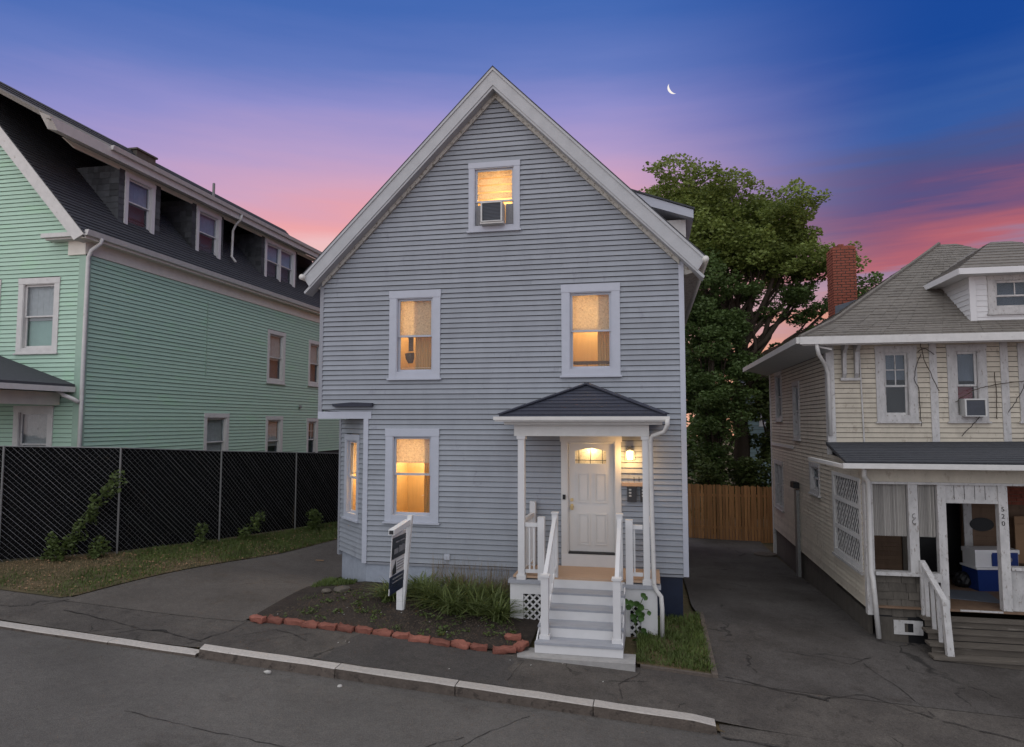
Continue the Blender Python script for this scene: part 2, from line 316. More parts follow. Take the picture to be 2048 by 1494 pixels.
def siding(root, fr, z0, z1, pitch, edge, holes, m, wall_mat, lip=.027, name='clapboard', wall_thick=.1, split=None, base_z=None, gap=.0145):
    """lapped boards, each one its own object, over a backing wall with real openings; edge(z) gives the wall's ends at a height"""
    n = max(1, round((z1 - z0) / pitch)); wb = MB(); boards = []
    rows = [(z0 + (z1 - z0) * i / n, z0 + (z1 - z0) * (i + 1) / n) for i in range(n)]
    if base_z is not None: rows = [(base_z, z0)] + rows
    for i, (za, zb) in enumerate(rows):
        la, ra = edge(za); lb, rb = edge(zb)
        if max(ra - la, rb - lb) < .02: continue
        sg = spans(min(la, lb), max(ra, rb), za, zb, holes)
        for (a, b) in sg:
            a0, a1 = max(a, la), max(a, lb); b0, b1 = min(b, ra), min(b, rb)
            if b0 <= a0 + .005: b0 = a0 + .005
            if b1 <= a1 + .002: a1 = b1 = (a1 + b1) / 2; b1 += .002
            wb.hexa([fr.p(a0, za, -wall_thick), fr.p(b0, za, -wall_thick), fr.p(b0, za, 0), fr.p(a0, za, 0), fr.p(a1, zb, -wall_thick), fr.p(b1, zb, -wall_thick), fr.p(b1, zb, 0), fr.p(a1, zb, 0)])
            if base_z is not None and i == 0: continue
            cuts = [(a0, b0, a1, b1)]
            if split and b0 - a0 > split * 1.4:
                x = a0 + split + random.uniform(-.5, .5) * split * .5; cuts = [(a0, x - .002, a1, x - .002), (x, b0, x, b1)]
            for (c0, e0, c1, e1) in cuts: boards.append((za, zb, c0, e0, c1, e1))
    wall = wb.build('wall', wall_mat, root)
    for (za, zb, c0, e0, c1, e1) in boards:
        lp = lip * random.uniform(.9, 1.1); zt = zb + .004; s_ = random.uniform(-.0015, .0015)
        ga = min(gap, (zb - za) * .22); mb = MB(); mb.hexa([fr.p(c0, za + ga + s_, .001), fr.p(e0, za + ga - s_, .001), fr.p(e0, za + ga - s_, lp), fr.p(c0, za + ga + s_, lp), fr.p(c1, zt, .001), fr.p(e1, zt, .001), fr.p(e1, zt, .0025), fr.p(c1, zt, .0025)])
        mb.build(name, m, wall)
    return wall
def window(root, fr, u0, u1, z0, z1, cas=.13, meet=.5, trim='white_paint', fill='dark_room', shade=None, shade_mat='shade_cloth', gl='window_glass', muntin=None, sill=True, room=None, sash_w=.045, proud=.032, twin=False, curtain=None, casing_top=None):
    """double-hung window: casing, jamb, two sashes, panes, and what hangs behind the glass"""
    ct = casing_top or cas; mb = MB()
    fr.box(mb, u0, u0 + cas, z0, z1 - ct, -.01, proud); fr.box(mb, u1 - cas, u1, z0, z1 - ct, -.01, proud)
    fr.box(mb, u0 - .008, u1 + .008, z1 - ct, z1, -.01, proud + .006); fr.box(mb, u0 + cas, u1 - cas, z0, z0 + cas * .75, -.01, proud - .004)
    a, b, c, d = u0 + cas, u1 - cas, z0 + cas * .75, z1 - ct
    t = .018
    fr.box(mb, a, a + t, c, d, -.12, proud - .01); fr.box(mb, b - t, b, c, d, -.12, proud - .01); fr.box(mb, a + t, b - t, d - t, d, -.12, proud - .01); fr.box(mb, a + t, b - t, c, c + t, -.12, proud - .01)
    w = mb.build('window', trim, root)
    if sill:
        mb = MB(); fr.box(mb, u0 - .03, u1 + .03, z0 - .035, z0 - .001, -.01, proud + .035); mb.build('sill', trim, w)
    cols = [(a + t, (a + b) / 2 - .03), ((a + b) / 2 + .03, b - t)] if twin else [(a + t, b - t)]
    if twin:
        mb = MB(); fr.box(mb, (a + b) / 2 - .03, (a + b) / 2 + .03, c + t, d - t, -.1, proud - .012); mb.build('mullion', trim, w)
    for (p, q) in cols:
        zm = c + (d - c) * meet
        for k, (lo, hi, dep) in enumerate(((zm - .02, d - t, -.028), (c + t, zm + .022, -.062))):
            mb = MB(); s = sash_w
            fr.box(mb, p, p + s, lo, hi, dep - .03, dep); fr.box(mb, q - s, q, lo, hi, dep - .03, dep); fr.box(mb, p + s, q - s, hi - s, hi, dep - .03, dep); fr.box(mb, p + s, q - s, lo, lo + s * (.75 if k == 0 else 1.2), dep - .03, dep)
            if muntin and k == 0:
                fr.box(mb, (p + q) / 2 - .01, (p + q) / 2 + .01, lo + s * .75, hi - s, dep - .024, dep - .002)
                if muntin > 1: fr.box(mb, p + s, q - s, (lo + hi) / 2 - .01, (lo + hi) / 2 + .01, dep - .026, dep - .004)
            mb.build('sash', trim, w)
            mb = MB(); fr.box(mb, p + s, q - s, lo + s * .7, hi - s, dep - .018, dep - .013); mb.build('pane', gl, w)
    if shade:
        mb = MB(); zs = d - (d - c) * shade
        nn = 10
        for i in range(nn):
            x0, x1 = a + .03 + (b - a - .06) * i / nn, a + .03 + (b - a - .06) * (i + 1) / nn
            fr.box(mb, x0, x1, zs, d - .03, -.125 - .004 * (i % 2), -.121 - .004 * (i % 2))
        fr.box(mb, a + .03, b - .03, zs - .014, zs + .012, -.132, -.118)
        mb.build('roller_shade', shade_mat, w)
    if curtain:
        for (c0, c1) in curtain:
            mb = MB(); nn = max(6, int((c1 - c0) / .025)); xs = [c0 + (c1 - c0) * i / nn for i in range(nn + 1)]
            for i in range(nn):
                d0 = -.20 - .022 * (i % 2); d1 = -.20 - .022 * ((i + 1) % 2)
                mb.hexa([fr.p(xs[i], c - .1, d0), fr.p(xs[i + 1], c - .1, d1), fr.p(xs[i + 1], c - .1, d1 - .004), fr.p(xs[i], c - .1, d0 - .004), fr.p(xs[i], d, d0), fr.p(xs[i + 1], d, d1), fr.p(xs[i + 1], d, d1 - .004), fr.p(xs[i], d, d0 - .004)])
            mb.build('curtain', 'warm_curtain' if room else 'shade_cloth', w)
    if room:
        e, dep = .12, room.get('depth', 1.1); mb = MB()
        fr.box(mb, a - e - .03, a - e, c - .25, d + .15, -dep, -.14); fr.box(mb, b + e, b + e + .03, c - .25, d + .15, -dep, -.14)
        fr.box(mb, a - e, b + e, c - .28, c - .25, -dep, -.14); fr.box(mb, a - e, b + e, d + .15, d + .18, -dep, -.14); fr.box(mb, a - e, b + e, c - .25, d + .15, -dep - .03, -dep)
        mb.build('room_wall', 'warm_wall', w)
        mb = MB(); fr.box(mb, a - e, a, c - .25, d + .15, -.139, -.13); fr.box(mb, b, b + e, c - .25, d + .15, -.139, -.13); fr.box(mb, a, b, d, d + .15, -.139, -.13); fr.box(mb, a, b, c - .25, c, -.139, -.13)
        mb.build('inner_trim', 'warm_wall', w)
        ld = bpy.data.lights.new('room_lamp', 'POINT'); ld.energy = room.get('e', 18); ld.color = (1, .80, .50); ld.energy *= 1.35; ld.shadow_soft_size = .12
        lo = bpy.data.objects.new('room_lamp', ld); COL.objects.link(lo); lo.parent = w; lo.location = fr.p((a + b) / 2 + room.get('du', 0), d - .08 - room.get('dz', 0), -dep * .6) - WPOS[w.name]
    else:
        mb = MB(); fr.box(mb, a - .05, b + .05, c - .05, d + .05, -.30, -.28); fr.box(mb, a - .06, a - .05, c - .05, d + .05, -.30, -.13); fr.box(mb, b + .05, b + .06, c - .05, d + .05, -.30, -.13)
        mb.build('dark_interior', fill, w)
    return w
def hole(u0, u1, z0, z1, e=.04): return (u0 + e, u1 - e, z0 + e, z1 - e)
def tps(pts):
    P = np.array(pts, float); n = len(P); d = np.linalg.norm(P[:, None, :2] - P[None, :, :2], axis=2)
    K = np.where(d > 0, d ** 2 * np.log(d + 1e-12), 0) + np.eye(n) * .4; Q = np.c_[np.ones(n), P[:, :2]]
    A = np.block([[K, Q], [Q.T, np.zeros((3, 3))]]); w = np.linalg.solve(A, np.r_[P[:, 2], 0, 0, 0])
    def f(x, y):
        x, y = np.asarray(x, float), np.asarray(y, float); r = np.sqrt((x[..., None] - P[:, 0]) ** 2 + (y[..., None] - P[:, 1]) ** 2)
        return (np.where(r > 0, r ** 2 * np.log(r + 1e-12), 0) * w[:n]).sum(-1) + w[n] + w[n + 1] * x + w[n + 2] * y
    return f
KP = lambda x: -3.41 - .062 * (x + 5.6)           # height of the kerb line
CP = [(x, 9.3, KP(x) + (.045 if -6.3 < x < .7 else -.04)) for x in (-18, -14, -10, -7.4, -6.8, -5.9, -4, -2, 0, 1.3, 2.5, 5, 9, 14)] + [(x, 10.4, KP(x) + .08) for x in (-10, -6, -2, 1, 5)] + [
    (-5.6, 13, -3.18), (.54, 13, -3.57), (3.7, 13.2, -3.77), (8, 13, -4.02), (-2.5, 12.5, -3.4), (-6.6, 14, -3.36), (-7.3, 13, -3.2),
    (-12.8, 11.66, -2.82), (-11.26, 12.96, -2.83), (-10.29, 15.1, -2.89), (-9.67, 17.6, -2.98), (-13.5, 16, -2.8), (-9.3, 12.9, -2.97), (-8.2, 16.8, -3.12), (-8, 25, -3.4), (-14, 26, -3.1),
    (.86, 14.24, -3.56), (3.7, 18, -3.9), (3.7, 23.4, -4.08), (1, 25, -4.03), (5, 25, -4.1), (1, 18, -3.8), (12, 20, -4.2), (12, 30, -4.4), (-6, 30, -3.7), (-20, 30, -3.2), (-20, 14, -2.6)]
hf = tps(CP)
def H(x, y): return float(hf(x, y))
def Hroad(x, y): return KP(x) - .09 + .012 * (9.2 - y)
def sheet(name, left, right, nu, m, dz=0., sub=.4, hfun=None, **kw):
    """ruled sheet between two plan polylines, draped on the terrain"""
    def resample(pl):
        out = []
        for (a, b) in zip(pl[:-1], pl[1:]):
            k = max(1, int(math.dist(a, b) / sub)); out += [(a[0] + (b[0] - a[0]) * i / k, a[1] + (b[1] - a[1]) * i / k) for i in range(k)]
        return out + [pl[-1]]
    lft = resample(left); tot = len(lft)
    def at(pl, t):
        ds = [0]
        for a, b in zip(pl[:-1], pl[1:]): ds.append(ds[-1] + math.dist(a, b))
        s = t * ds[-1]
        for i in range(len(pl) - 1):
            if s <= ds[i + 1] + 1e-9:
                f = (s - ds[i]) / (ds[i + 1] - ds[i]); return (pl[i][0] + (pl[i + 1][0] - pl[i][0]) * f, pl[i][1] + (pl[i + 1][1] - pl[i][1]) * f)
        return pl[-1]
    g = []
    for i in range(tot):
        a, b = at(left, i / (tot - 1)), at(right, i / (tot - 1))
        g.append([(a[0] + (b[0] - a[0]) * j / nu, a[1] + (b[1] - a[1]) * j / nu) for j in range(nu + 1)])
    A = np.array(g); z = (hfun(A[..., 0], A[..., 1]) if hfun else hf(A[..., 0], A[..., 1])) + dz
    mb = MB(); mb.v = [(A[i, j, 0], A[i, j, 1], z[i, j]) for i in range(tot) for j in range(nu + 1)]
    w = nu + 1; fs = [(i * w + j, i * w + j + 1, (i + 1) * w + j + 1, (i + 1) * w + j) for i in range(tot - 1) for j in range(nu)]
    q = [V(mb.v[k]) for k in fs[0]]
    if (q[1] - q[0]).cross(q[3] - q[0]).z < 0: fs = [tuple(reversed(f)) for f in fs]
    mb.f = fs
    return mb.build(name, m, **kw)

# ------------------------------------------------------------------ ground, road, pavement
mb = MB(); xs = np.r_[np.linspace(-150, -22, 12), np.linspace(-20, 16, 73), np.linspace(18, 150, 12)]; ys = np.r_[np.linspace(9.22, 30, 48), np.linspace(33, 200, 14)]
XX, YY = np.meshgrid(xs, ys); ZZ = hf(np.clip(XX, -22, 16), np.clip(YY, 9, 32)) - .05
mb.v = list(zip(XX.ravel(), YY.ravel(), ZZ.ravel())); w = len(xs); mb.f = [(i * w + j, i * w + j + 1, (i + 1) * w + j + 1, (i + 1) * w + j) for i in range(len(ys) - 1) for j in range(w - 1)]
mb.build('ground', 'turf', kind='structure')
road_h = lambda x, y: KP(x) - .09 + .012 * (9.2 - y)
sheet('road', [(-60, 9.42), (60, 9.42)], [(-60, -14), (60, -14)], 40, 'road_asphalt', 0, 1.5, road_h, kind='structure')
walk = sheet('sidewalk', [(-20, 9.36), (-7, 9.36), (1.0, 9.36), (18, 9.36)], [(-20, 10.35), (-7, 10.50), (1.0, 10.62), (18, 10.9)], 6, 'walk_asphalt', 0., .35, kind='structure')
def walkpatch(name, l, r, m, dz, nu=3): return sheet(name, l, r, nu, m, dz, .25, parent=walk)
walkpatch('asphalt_patch', [(-4.55, 10.42), (-4.62, 10.2), (-4.58, 9.95), (-4.70, 9.75), (-4.66, 9.55), (-4.78, 9.38)], [(-2.1, 10.42), (-2.02, 10.2), (-2.1, 9.95), (-1.95, 9.75), (-2.0, 9.55), (-1.85, 9.38)], 'patch_asphalt', .004, 12)
drive = sheet('driveway', [(-9.98, 10.28), (-9.55, 11.6), (-9.1, 12.9), (-8.55, 15), (-8.2, 17), (-8.1, 26)], [(-6.62, 10.44), (-6.45, 11.4), (-6.35, 12.3), (-6.6, 13.9), (-6.55, 17), (-6.5, 26)], 10, 'drive_asphalt', .006, .35, kind='structure')
sheet('driveway', [(.90, 10.55), (.88, 13), (.72, 14), (.68, 26)], [(14, 10.82), (9, 12.2), (3.75, 13.4), (3.6, 26)], 24, 'side_drive_asphalt', .006, .3, kind='structure')
sheet('garden_bed', [(-6.55, 10.5), (-4.5, 10.48), (-2.2, 10.5), (-1.9, 10.7)], [(-6.5, 12.4), (-5.65, 13.02), (-2.5, 13.02), (-1.9, 12.6)], 8, 'soil', .035, .25, kind='structure')
sheet('grass_strip', [(-12.6, 10.36), (-9.98, 10.36), (-9.58, 11.6), (-9.13, 12.9), (-8.58, 15), (-8.2, 17), (-8.1, 26)], [(-14.5, 10.6), (-12.8, 11.66), (-11.26, 12.96), (-10.29, 15.1), (-9.67, 17.6), (-9.5, 19), (-9.3, 26)], 8, 'turf', .012, .3, kind='structure')
sheet('grass_strip', [(-.25, 10.66), (-.25, 13)], [(.86, 10.66), (.84, 13)], 6, 'turf', .03, .2, kind='structure')
# granite kerb: four raised stones, flush ones across the driveway mouth
kerb = thing('kerb', (-3, 9.26, KP(-3) - .2), None, None, None, 'structure')
def kerb_stone(x0, x1, rise, taper=0, taper_r=0):
    g = .006; mb = MB()
    z = lambda x: KP(x)
    e = .012
    prof = [(9.16, -.32), (9.36, -.32), (9.36, rise - .002), (9.175, rise), (9.16, rise - .012)]
    n = len(prof); vs = []
    k = 5
    for i in range(k + 1):
        x = x0 + g + (x1 - x0 - 2 * g) * i / k
        for j, (y, h) in enumerate(prof):
            xx = x
            hh = h + (random.uniform(-.004, .004) if j > 1 else 0); yy = y + (random.uniform(-.004, .004) if j in (3, 4) else 0)
            if i == 0 and taper and j in (3, 4): xx += taper; 
            if i == 0 and taper and j == 4: hh -= .0
            if i == k and taper_r and j > 1: xx -= taper_r; hh -= .02
            vs.append((xx, yy, z(x) + hh))
    fs = [(i * n + j, i * n + (j + 1) % n, (i + 1) * n + (j + 1) % n, (i + 1) * n + j) for i in range(k) for j in range(n)] + [tuple(range(n - 1, -1, -1)), tuple(k * n + j for j in range(n))]
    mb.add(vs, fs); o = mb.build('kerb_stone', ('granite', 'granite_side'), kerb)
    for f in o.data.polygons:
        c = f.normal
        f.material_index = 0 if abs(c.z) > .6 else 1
    return o
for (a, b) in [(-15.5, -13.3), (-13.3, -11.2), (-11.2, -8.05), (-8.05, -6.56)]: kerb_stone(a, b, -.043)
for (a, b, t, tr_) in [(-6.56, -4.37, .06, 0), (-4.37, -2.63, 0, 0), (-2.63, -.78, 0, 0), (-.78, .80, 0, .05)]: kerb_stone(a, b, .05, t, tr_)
sheet('apron', [(.80, 9.12), (18, 9.12)], [(.80, 9.38), (18, 9.38)], 2, 'walk_asphalt', 0, .4, lambda x, y: KP(x) - .085 + (y - 9.12) / .26 * .05, kind='structure')
# cracks, as thin open seams in the asphalt
def crack(pts, w=.014, parent=None, hfun=None, dz=.010, name='crack'):
    hh = hfun or H; mb = MB(); P = []
    for a, b in zip(pts[:-1], pts[1:]):
        k = max(2, int(math.dist(a, b) / .12))
        for i in range(k): P.append((a[0] + (b[0] - a[0]) * i / k + random.uniform(-.02, .02), a[1] + (b[1] - a[1]) * i / k + random.uniform(-.02, .02)))
    P.append(pts[-1])
    for i, (p, q) in enumerate(zip(P[:-1], P[1:])):
        d = (V(q) - V(p)); nn = V((-d.y, d.x)).normalized() * w * random.uniform(.15, .62)
        mb.add([(p[0] - nn.x, p[1] - nn.y, hh(*p) + dz), (p[0] + nn.x, p[1] + nn.y, hh(*p) + dz), (q[0] + nn.x, q[1] + nn.y, hh(*q) + dz), (q[0] - nn.x, q[1] - nn.y, hh(*q) + dz)], [(0, 3, 2, 1)])
    return mb.build(name, 'crack_dark', parent)
crack([(-9.6, 9.95), (-8.6, 9.85), (-7.9, 9.7), (-7.6, 9.75), (-6.75, 9.55)], .02, walk); crack([(-8.25, 9.4), (-7.95, 9.72)], .02, walk); crack([(-7.75, 9.75), (-7.55, 9.78), (-7.45, 9.72)], .07, walk)
crack([(-10.2, 9.9), (-9.9, 10.35)], .015, walk); crack([(-6.9, 9.45), (-6.6, 10.0), (-6.56, 10.5)], .02, walk)
crack([(-6.3, 9.9), (-5.9, 10.25), (-5.5, 10.1), (-5.2, 9.9)], .012, walk); crack([(-6.0, 9.55), (-5.7, 9.9), (-5.3, 10.2)], .01, walk); crack([(-2.0, 9.6), (-1.9, 10.3)], .012, walk); crack([(-.4, 9.5), (-.5, 9.9), (-.2, 10.4)], .012, walk)
crack([(1.0, 10.7), (1.6, 10.55), (2.3, 10.45), (2.9, 10.75), (3.6, 10.3), (4.6, 9.95), (5.6, 9.9)], .022, walk, None, .014); crack([(2.1, 10.45), (2.35, 10.4)], .06, walk, None, .014); crack([(3.4, 12.2), (3.0, 11.8), (2.6, 11.95), (2.0, 12.0)], .014, walk, None, .014)
crack([(3.2, 11.9), (3.5, 11.0), (3.65, 10.35)], .012, walk, None, .014)
crack([(.8, 9.1), (1.4, 9.06), (2.0, 9.0), (2.6, 8.95), (3.4, 9.0)], .03, walk, lambda x, y: Hroad(x, y), .012)
rd = bpy.data.objects['road']
crack([(-6.2, 7.35), (-4.6, 7.2), (-3.3, 7.12), (-2.6, 7.6), (-2.2, 8.05)], .012, rd, Hroad, .005); crack([(-1.55, 8.9), (-2.0, 8.2), (-2.35, 7.4)], .012, rd, Hroad, .005)

# ------------------------------------------------------------------ main house
D = 13.0
mh = thing('clapboard_house', (-3.0, 13.0, -3.5), 'blue-gray clapboard house with steep front gable and lit windows, in the middle', 'house')
F = FR((0, D), (1, 0), (0, -1))
PK = (-2.96, 6.66); SL = (PK[1] - 2.98) / (PK[0] + 6.60)     # gable peak under the soffit and its slope
def gable(z):
    if z < .20: return (-5.60, .56)
    return (-6.60, .56) if z < 2.98 else (PK[0] - (PK[1] - z) / SL, PK[0] + (PK[1] - z) / SL)
WIN = [(-5.14, -4.07, .86, 2.63), (-1.65, -.54, .87, 2.62), (-5.19, -4.08, -1.97, -.14), (-3.50, -2.46, 3.77, 5.15)]
DOOR = (-1.67, -.55, -2.70, -.27)
holes = [hole(*w_) for w_ in WIN] + [(DOOR[0] + .02, DOOR[1] - .02, DOOR[2], DOOR[3] - .02)]
siding(mh, F, -2.77, 6.64, .1005, gable, holes, 'gray_siding', 'gap_shade_backing', split=4.2)
LIT = dict(gl='lit_glass', trim='gray_white_trim', cas=.15, sash_w=.04)
w1 = window(mh, F, *WIN[0], meet=.49, shade=.50, shade_mat='warm_shade', room=dict(e=15, dz=.30, depth=1.0), curtain=[(-4.66, -4.25)], **LIT)
w2 = window(mh, F, *WIN[1], meet=.50, shade=.47, shade_mat='warm_shade', room=dict(e=15, dz=.30, depth=1.0), curtain=[(-.98, -.72)], **LIT)
w3 = window(mh, F, *WIN[2], meet=.52, shade=.33, shade_mat='warm_shade', room=dict(e=24, dz=.35, depth=1.2), curtain=[(-4.45, -4.25)], **LIT)
w4 = window(mh, F, *WIN[3], meet=.44, shade=None, room=dict(e=17, depth=.9, dz=.3), **{**LIT, 'cas': .11})
# furniture and blinds seen behind the lit panes
mb = MB(); F.box(mb, -4.79, -4.70, 1.42, 1.72, -.19, -.155); mb.tube([F.p(-4.75, 1.18, -.17), F.p(-4.76, 1.27, -.17), F.p(-4.77, 1.38, -.17)], [.05, .09, .10]); mb.build('lamp_stand', 'warm_wood', w1)
mb = MB(); F.box(mb, -4.93, -4.28, 1.07, 1.085, -.17, -.15); mb.build('curtain_rod', 'warm_shade', w1)
mb = MB(); F.box(mb, -1.45, -.75, 1.10, 1.16, -.3, -.2)
for x in (-1.2, -.94): F.box(mb, x, x + .012, .98, 1.1, -.3, -.28)
mb.build('shelf', 'warm_wood', w2)
mb = MB(); mb.prism([F.p(-4.62, -1.52, -.5), F.p(-4.42, -1.42, -.5), F.p(-4.25, -1.38, -.5), F.p(-4.2, -1.2, -.5), F.p(-4.14, -1.2, -.5), F.p(-4.14, -1.85, -.5), F.p(-4.25, -1.85, -.5), F.p(-4.27, -1.46, -.5), F.p(-4.45, -1.48, -.5)], (0, .25, 0)); mb.build('chair', 'plastic_white', w3)
mb = MB()
for i in range(4): F.box(mb, -3.36, -2.60, 4.46 + i * .15, 4.58 + i * .15, -.16 - .004 * i, -.155 - .004 * i)
mb.build('blind', 'warm_shade', w4)
mb = MB(); F.box(mb, -3.36, -3.22, 3.90, 4.30, -.06, -.045); F.box(mb, -2.76, -2.60, 3.90, 4.30, -.06, -.045)
for i in range(9):
    F.box(mb, -3.35 + i * .014, -3.342 + i * .014, 3.9, 4.3, -.045, -.040); F.box(mb, -2.745 + i * .015, -2.737 + i * .015, 3.9, 4.3, -.045, -.040)
mb.build('side_curtain', 'sign_grey', w4)
# trim: corner boards, bay head, siding starter
def part(name, m, root, f, *boxes):
    mb = MB()
    for bx in boxes: f.box(mb, *bx)
    return mb.build(name, m, root)
part('corner_board', 'gray_trim', mh, F, (-6.66, -6.58, .06, 2.98, -.06, .026)); part('corner_board', 'gray_white_trim', mh, F, (.545, .64, -2.80, 3.0, -.08, .028))
part('bay_soffit_board', 'gray_white_trim', mh, F, (-6.66, -5.50, .055, .20, -.10, .030)); part('corner_board', 'gray_white_trim', mh, F, (-5.66, -5.56, -2.80, .054, -.03, .030))
part('starter_strip', 'gray_trim', mh, F, (-5.555, .545, -2.815, -2.772, 0, .012)); part('outlet_box', 'gray_white_trim', mh, F, (-3.95, -3.84, -2.67, -2.56, .01, .05))
mb = MB(); mb.prism([F.p(-6.32, .355, .018), F.p(-6.30, .30, .018), F.p(-5.46, .30, .018), F.p(-5.46, .37, .018), F.p(-5.9, .385, .018)], F.n * .09); mb.build('bay_roof_flashing', 'shingle_navy', mh)
# diagonal bay wall under the overhanging corner
FB = FR((-6.64, 14.04), (.707, -.707), (-.707, -.707)); bw = 1.04 * 1.414
bwin = (.30, 1.12, -2.02, -.27)
siding(mh, FB, -2.77, .04, .1005, lambda z: (.04, bw - .05), [hole(*bwin)], 'gray_siding', 'gap_shade_backing')
wb_ = window(mh, FB, *bwin, meet=.49, shade=.46, shade_mat='warm_shade', room=dict(e=20, depth=.8, dz=.5), **{**LIT, 'cas': .12})
part('corner_board', 'gray_trim', mh, FB, (-.06, .05, -2.86, .05, -.05, .03))
mb = MB(); mb.hexa([(-6.66, 13.0, .06), (-5.5, 13.0, .06), (-6.66, 14.1, .06), (-6.66, 14.1, .06), (-6.66, 13.0, .10), (-5.5, 13.0, .10), (-6.66, 14.1, .10), (-6.66, 14.1, .10)]); mb.build('bay_soffit', 'peeling_soffit', mh)
# solid sides, back and foundation
mb = MB(); mb.box((-6.56, 14.1, -2.8), (-6.5, 23.5, 3.0)); mb.box((.42, 13.1, -2.8), (.54, 23.5, 3.0)); mb.box((-6.5, 23.4, -2.8), (.42, 23.5, 3.0)); mb.prism([(-6.55, 23.4, 3), (.54, 23.4, 3), (-2.96, 23.4, 6.5)], (0, .1, 0)); mb.box((-6.56, 13.1, .11), (-6.5, 14.1, 3.0))
mb.build('side_wall', 'gray_siding', mh)
mb = MB(); mb.box((-5.58, 13.02, -4.0), (-1.9, 13.3, -2.80)); mb.hexa([(-6.58, 14.05, -4), (-5.58, 13.03, -4), (-5.4, 13.2, -4), (-6.4, 14.2, -4), (-6.58, 14.05, -2.79), (-5.58, 13.03, -2.79), (-5.4, 13.2, -2.79), (-6.4, 14.2, -2.79)]); mb.box((-6.56, 14.1, -4), (-6.3, 23.5, -2.82)); mb.build('foundation', 'foundation', mh)
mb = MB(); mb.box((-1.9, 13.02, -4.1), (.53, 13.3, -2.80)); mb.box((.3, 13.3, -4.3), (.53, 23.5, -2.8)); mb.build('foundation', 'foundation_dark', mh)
# roof with rakes, soffits and gutters
RY0, RY1 = 12.71, 23.8; AP = (-2.95, 6.98)
mlt = (AP[1] - 3.02) / (AP[0] + 6.87)
def roof_slab(x0, z0, x1, z1, y0, y1, th, name, m, root):
    d = V((x1 - x0, 0, z1 - z0)).normalized(); n = V((-d.z, 0, d.x)); n = n if n.z > 0 else -n
    mb = MB(); mb.hexa([V((x0, y0, z0)) - n * th, V((x1, y0, z1)) - n * th, V((x1, y1, z1)) - n * th, V((x0, y1, z0)) - n * th, (x0, y0, z0), (x1, y0, z1), (x1, y1, z1), (x0, y1, z0)]); return mb.build(name, m, root)
rl = roof_slab(-6.93, 2.99, AP[0], AP[1], RY0 - .022, RY1, .02, 'roof', 'shingle_black', mh); rr = roof_slab(1.03, 2.99, AP[0] + .001, AP[1], RY0 - .022, RY1, .02, 'roof', 'shingle_black', mh)
for s, xe in ((-1, -6.90), (1, 1.0)):
    for k, (a, b, y0, y1, m, nm) in enumerate(((.022, .062, -.02, .30, 'rake_paint', 'rake_crown'), (.064, .270, 0, .30, 'rake_paint', 'rake_board'), (.272, .315, .018, .34, 'rake_paint', 'rake_molding'))):
        # a band of the rake running parallel below the roof line (a, b = drop below the roof)
        mb = MB(); c = 1.42; xa, za = AP[0], AP[1]; xb = xe - s * (b - .1) * .15; ze = 3.02
        mb.hexa([(xa, RY0 + y0, za - a * c), (xe, RY0 + y0, ze - a * c), (xe - s * (b - a) * .6, RY0 + y0, ze - a * c - (b - a) * .92), (xa, RY0 + y0, za - b * c), (xa, RY0 + y1, za - a * c), (xe, RY0 + y1, ze - a * c), (xe - s * (b - a) * .6, RY0 + y1, ze - a * c - (b - a) * .92), (xa, RY0 + y1, za - b * c)])
        mb.build(nm, m, mh)
    # sloping frieze under the rake, peeling
    c = 1.42; xa = AP[0]; xw = -6.60 if s < 0 else .56; zw = AP[1] + (3.02 - AP[1]) * (xw - xa) / (xe - xa)
    mb = MB(); mb.hexa([(xa, 12.93, AP[1] - .315 * c), (xw, 12.93, zw - .315 * c), (xw, 12.93, zw - .385 * c), (xa, 12.93, AP[1] - .385 * c), (xa, 12.99, AP[1] - .315 * c), (xw, 12.99, zw - .315 * c), (xw, 12.99, zw - .385 * c), (xa, 12.99, AP[1] - .385 * c)])
    mb.build('frieze', 'peeling_soffit', mh)
    # boxed eave running back, and gutter
    x = -6.62 if s < 0 else .58
    mb = MB(); y_ = RY0 + .29; mb.hexa([(x, y_, 2.70), (xe - s * .06, y_, 2.80), (xe - s * .06, y_, 2.99), (x, y_, 3.0), (x, RY1, 2.70), (xe - s * .06, RY1, 2.80), (xe - s * .06, RY1, 2.99), (x, RY1, 3.0)]); mb.build('eave', 'peeling_soffit', mh)
    mb = MB(); mb.tube([(xe + s * .015, RY0 - .06, 2.93), (xe + s * .015, RY1, 2.90)], .06, 8); mb.build('gutter', 'weathered_white', mh, smooth=True)
# shed dormer on the right slope
mb = MB(); mb.box((-.3, 15.0, 2.8), (.80, 19, 4.35)); mb.build('dormer_wall', 'weathered_white', mh)
mb = MB(); mb.hexa([(-1.0, 14.75, 4.98), (.95, 14.75, 4.30), (.95, 14.75, 4.48), (-1.0, 14.75, 5.22), (-1.0, 19.2, 4.98), (.95, 19.2, 4.30), (.95, 19.2, 4.48), (-1.0, 19.2, 5.22)]); dr = mb.build('dormer_roof', 'gray_white_trim', mh)
mb = MB(); mb.hexa([(-1.0, 14.72, 5.22), (.98, 14.72, 4.485), (.98, 14.72, 4.52), (-1.0, 14.72, 5.26), (-1.0, 19.2, 5.22), (.98, 19.2, 4.485), (.98, 19.2, 4.52), (-1.0, 19.2, 5.26)]); mb.build('roofing', 'shingle_black', dr)
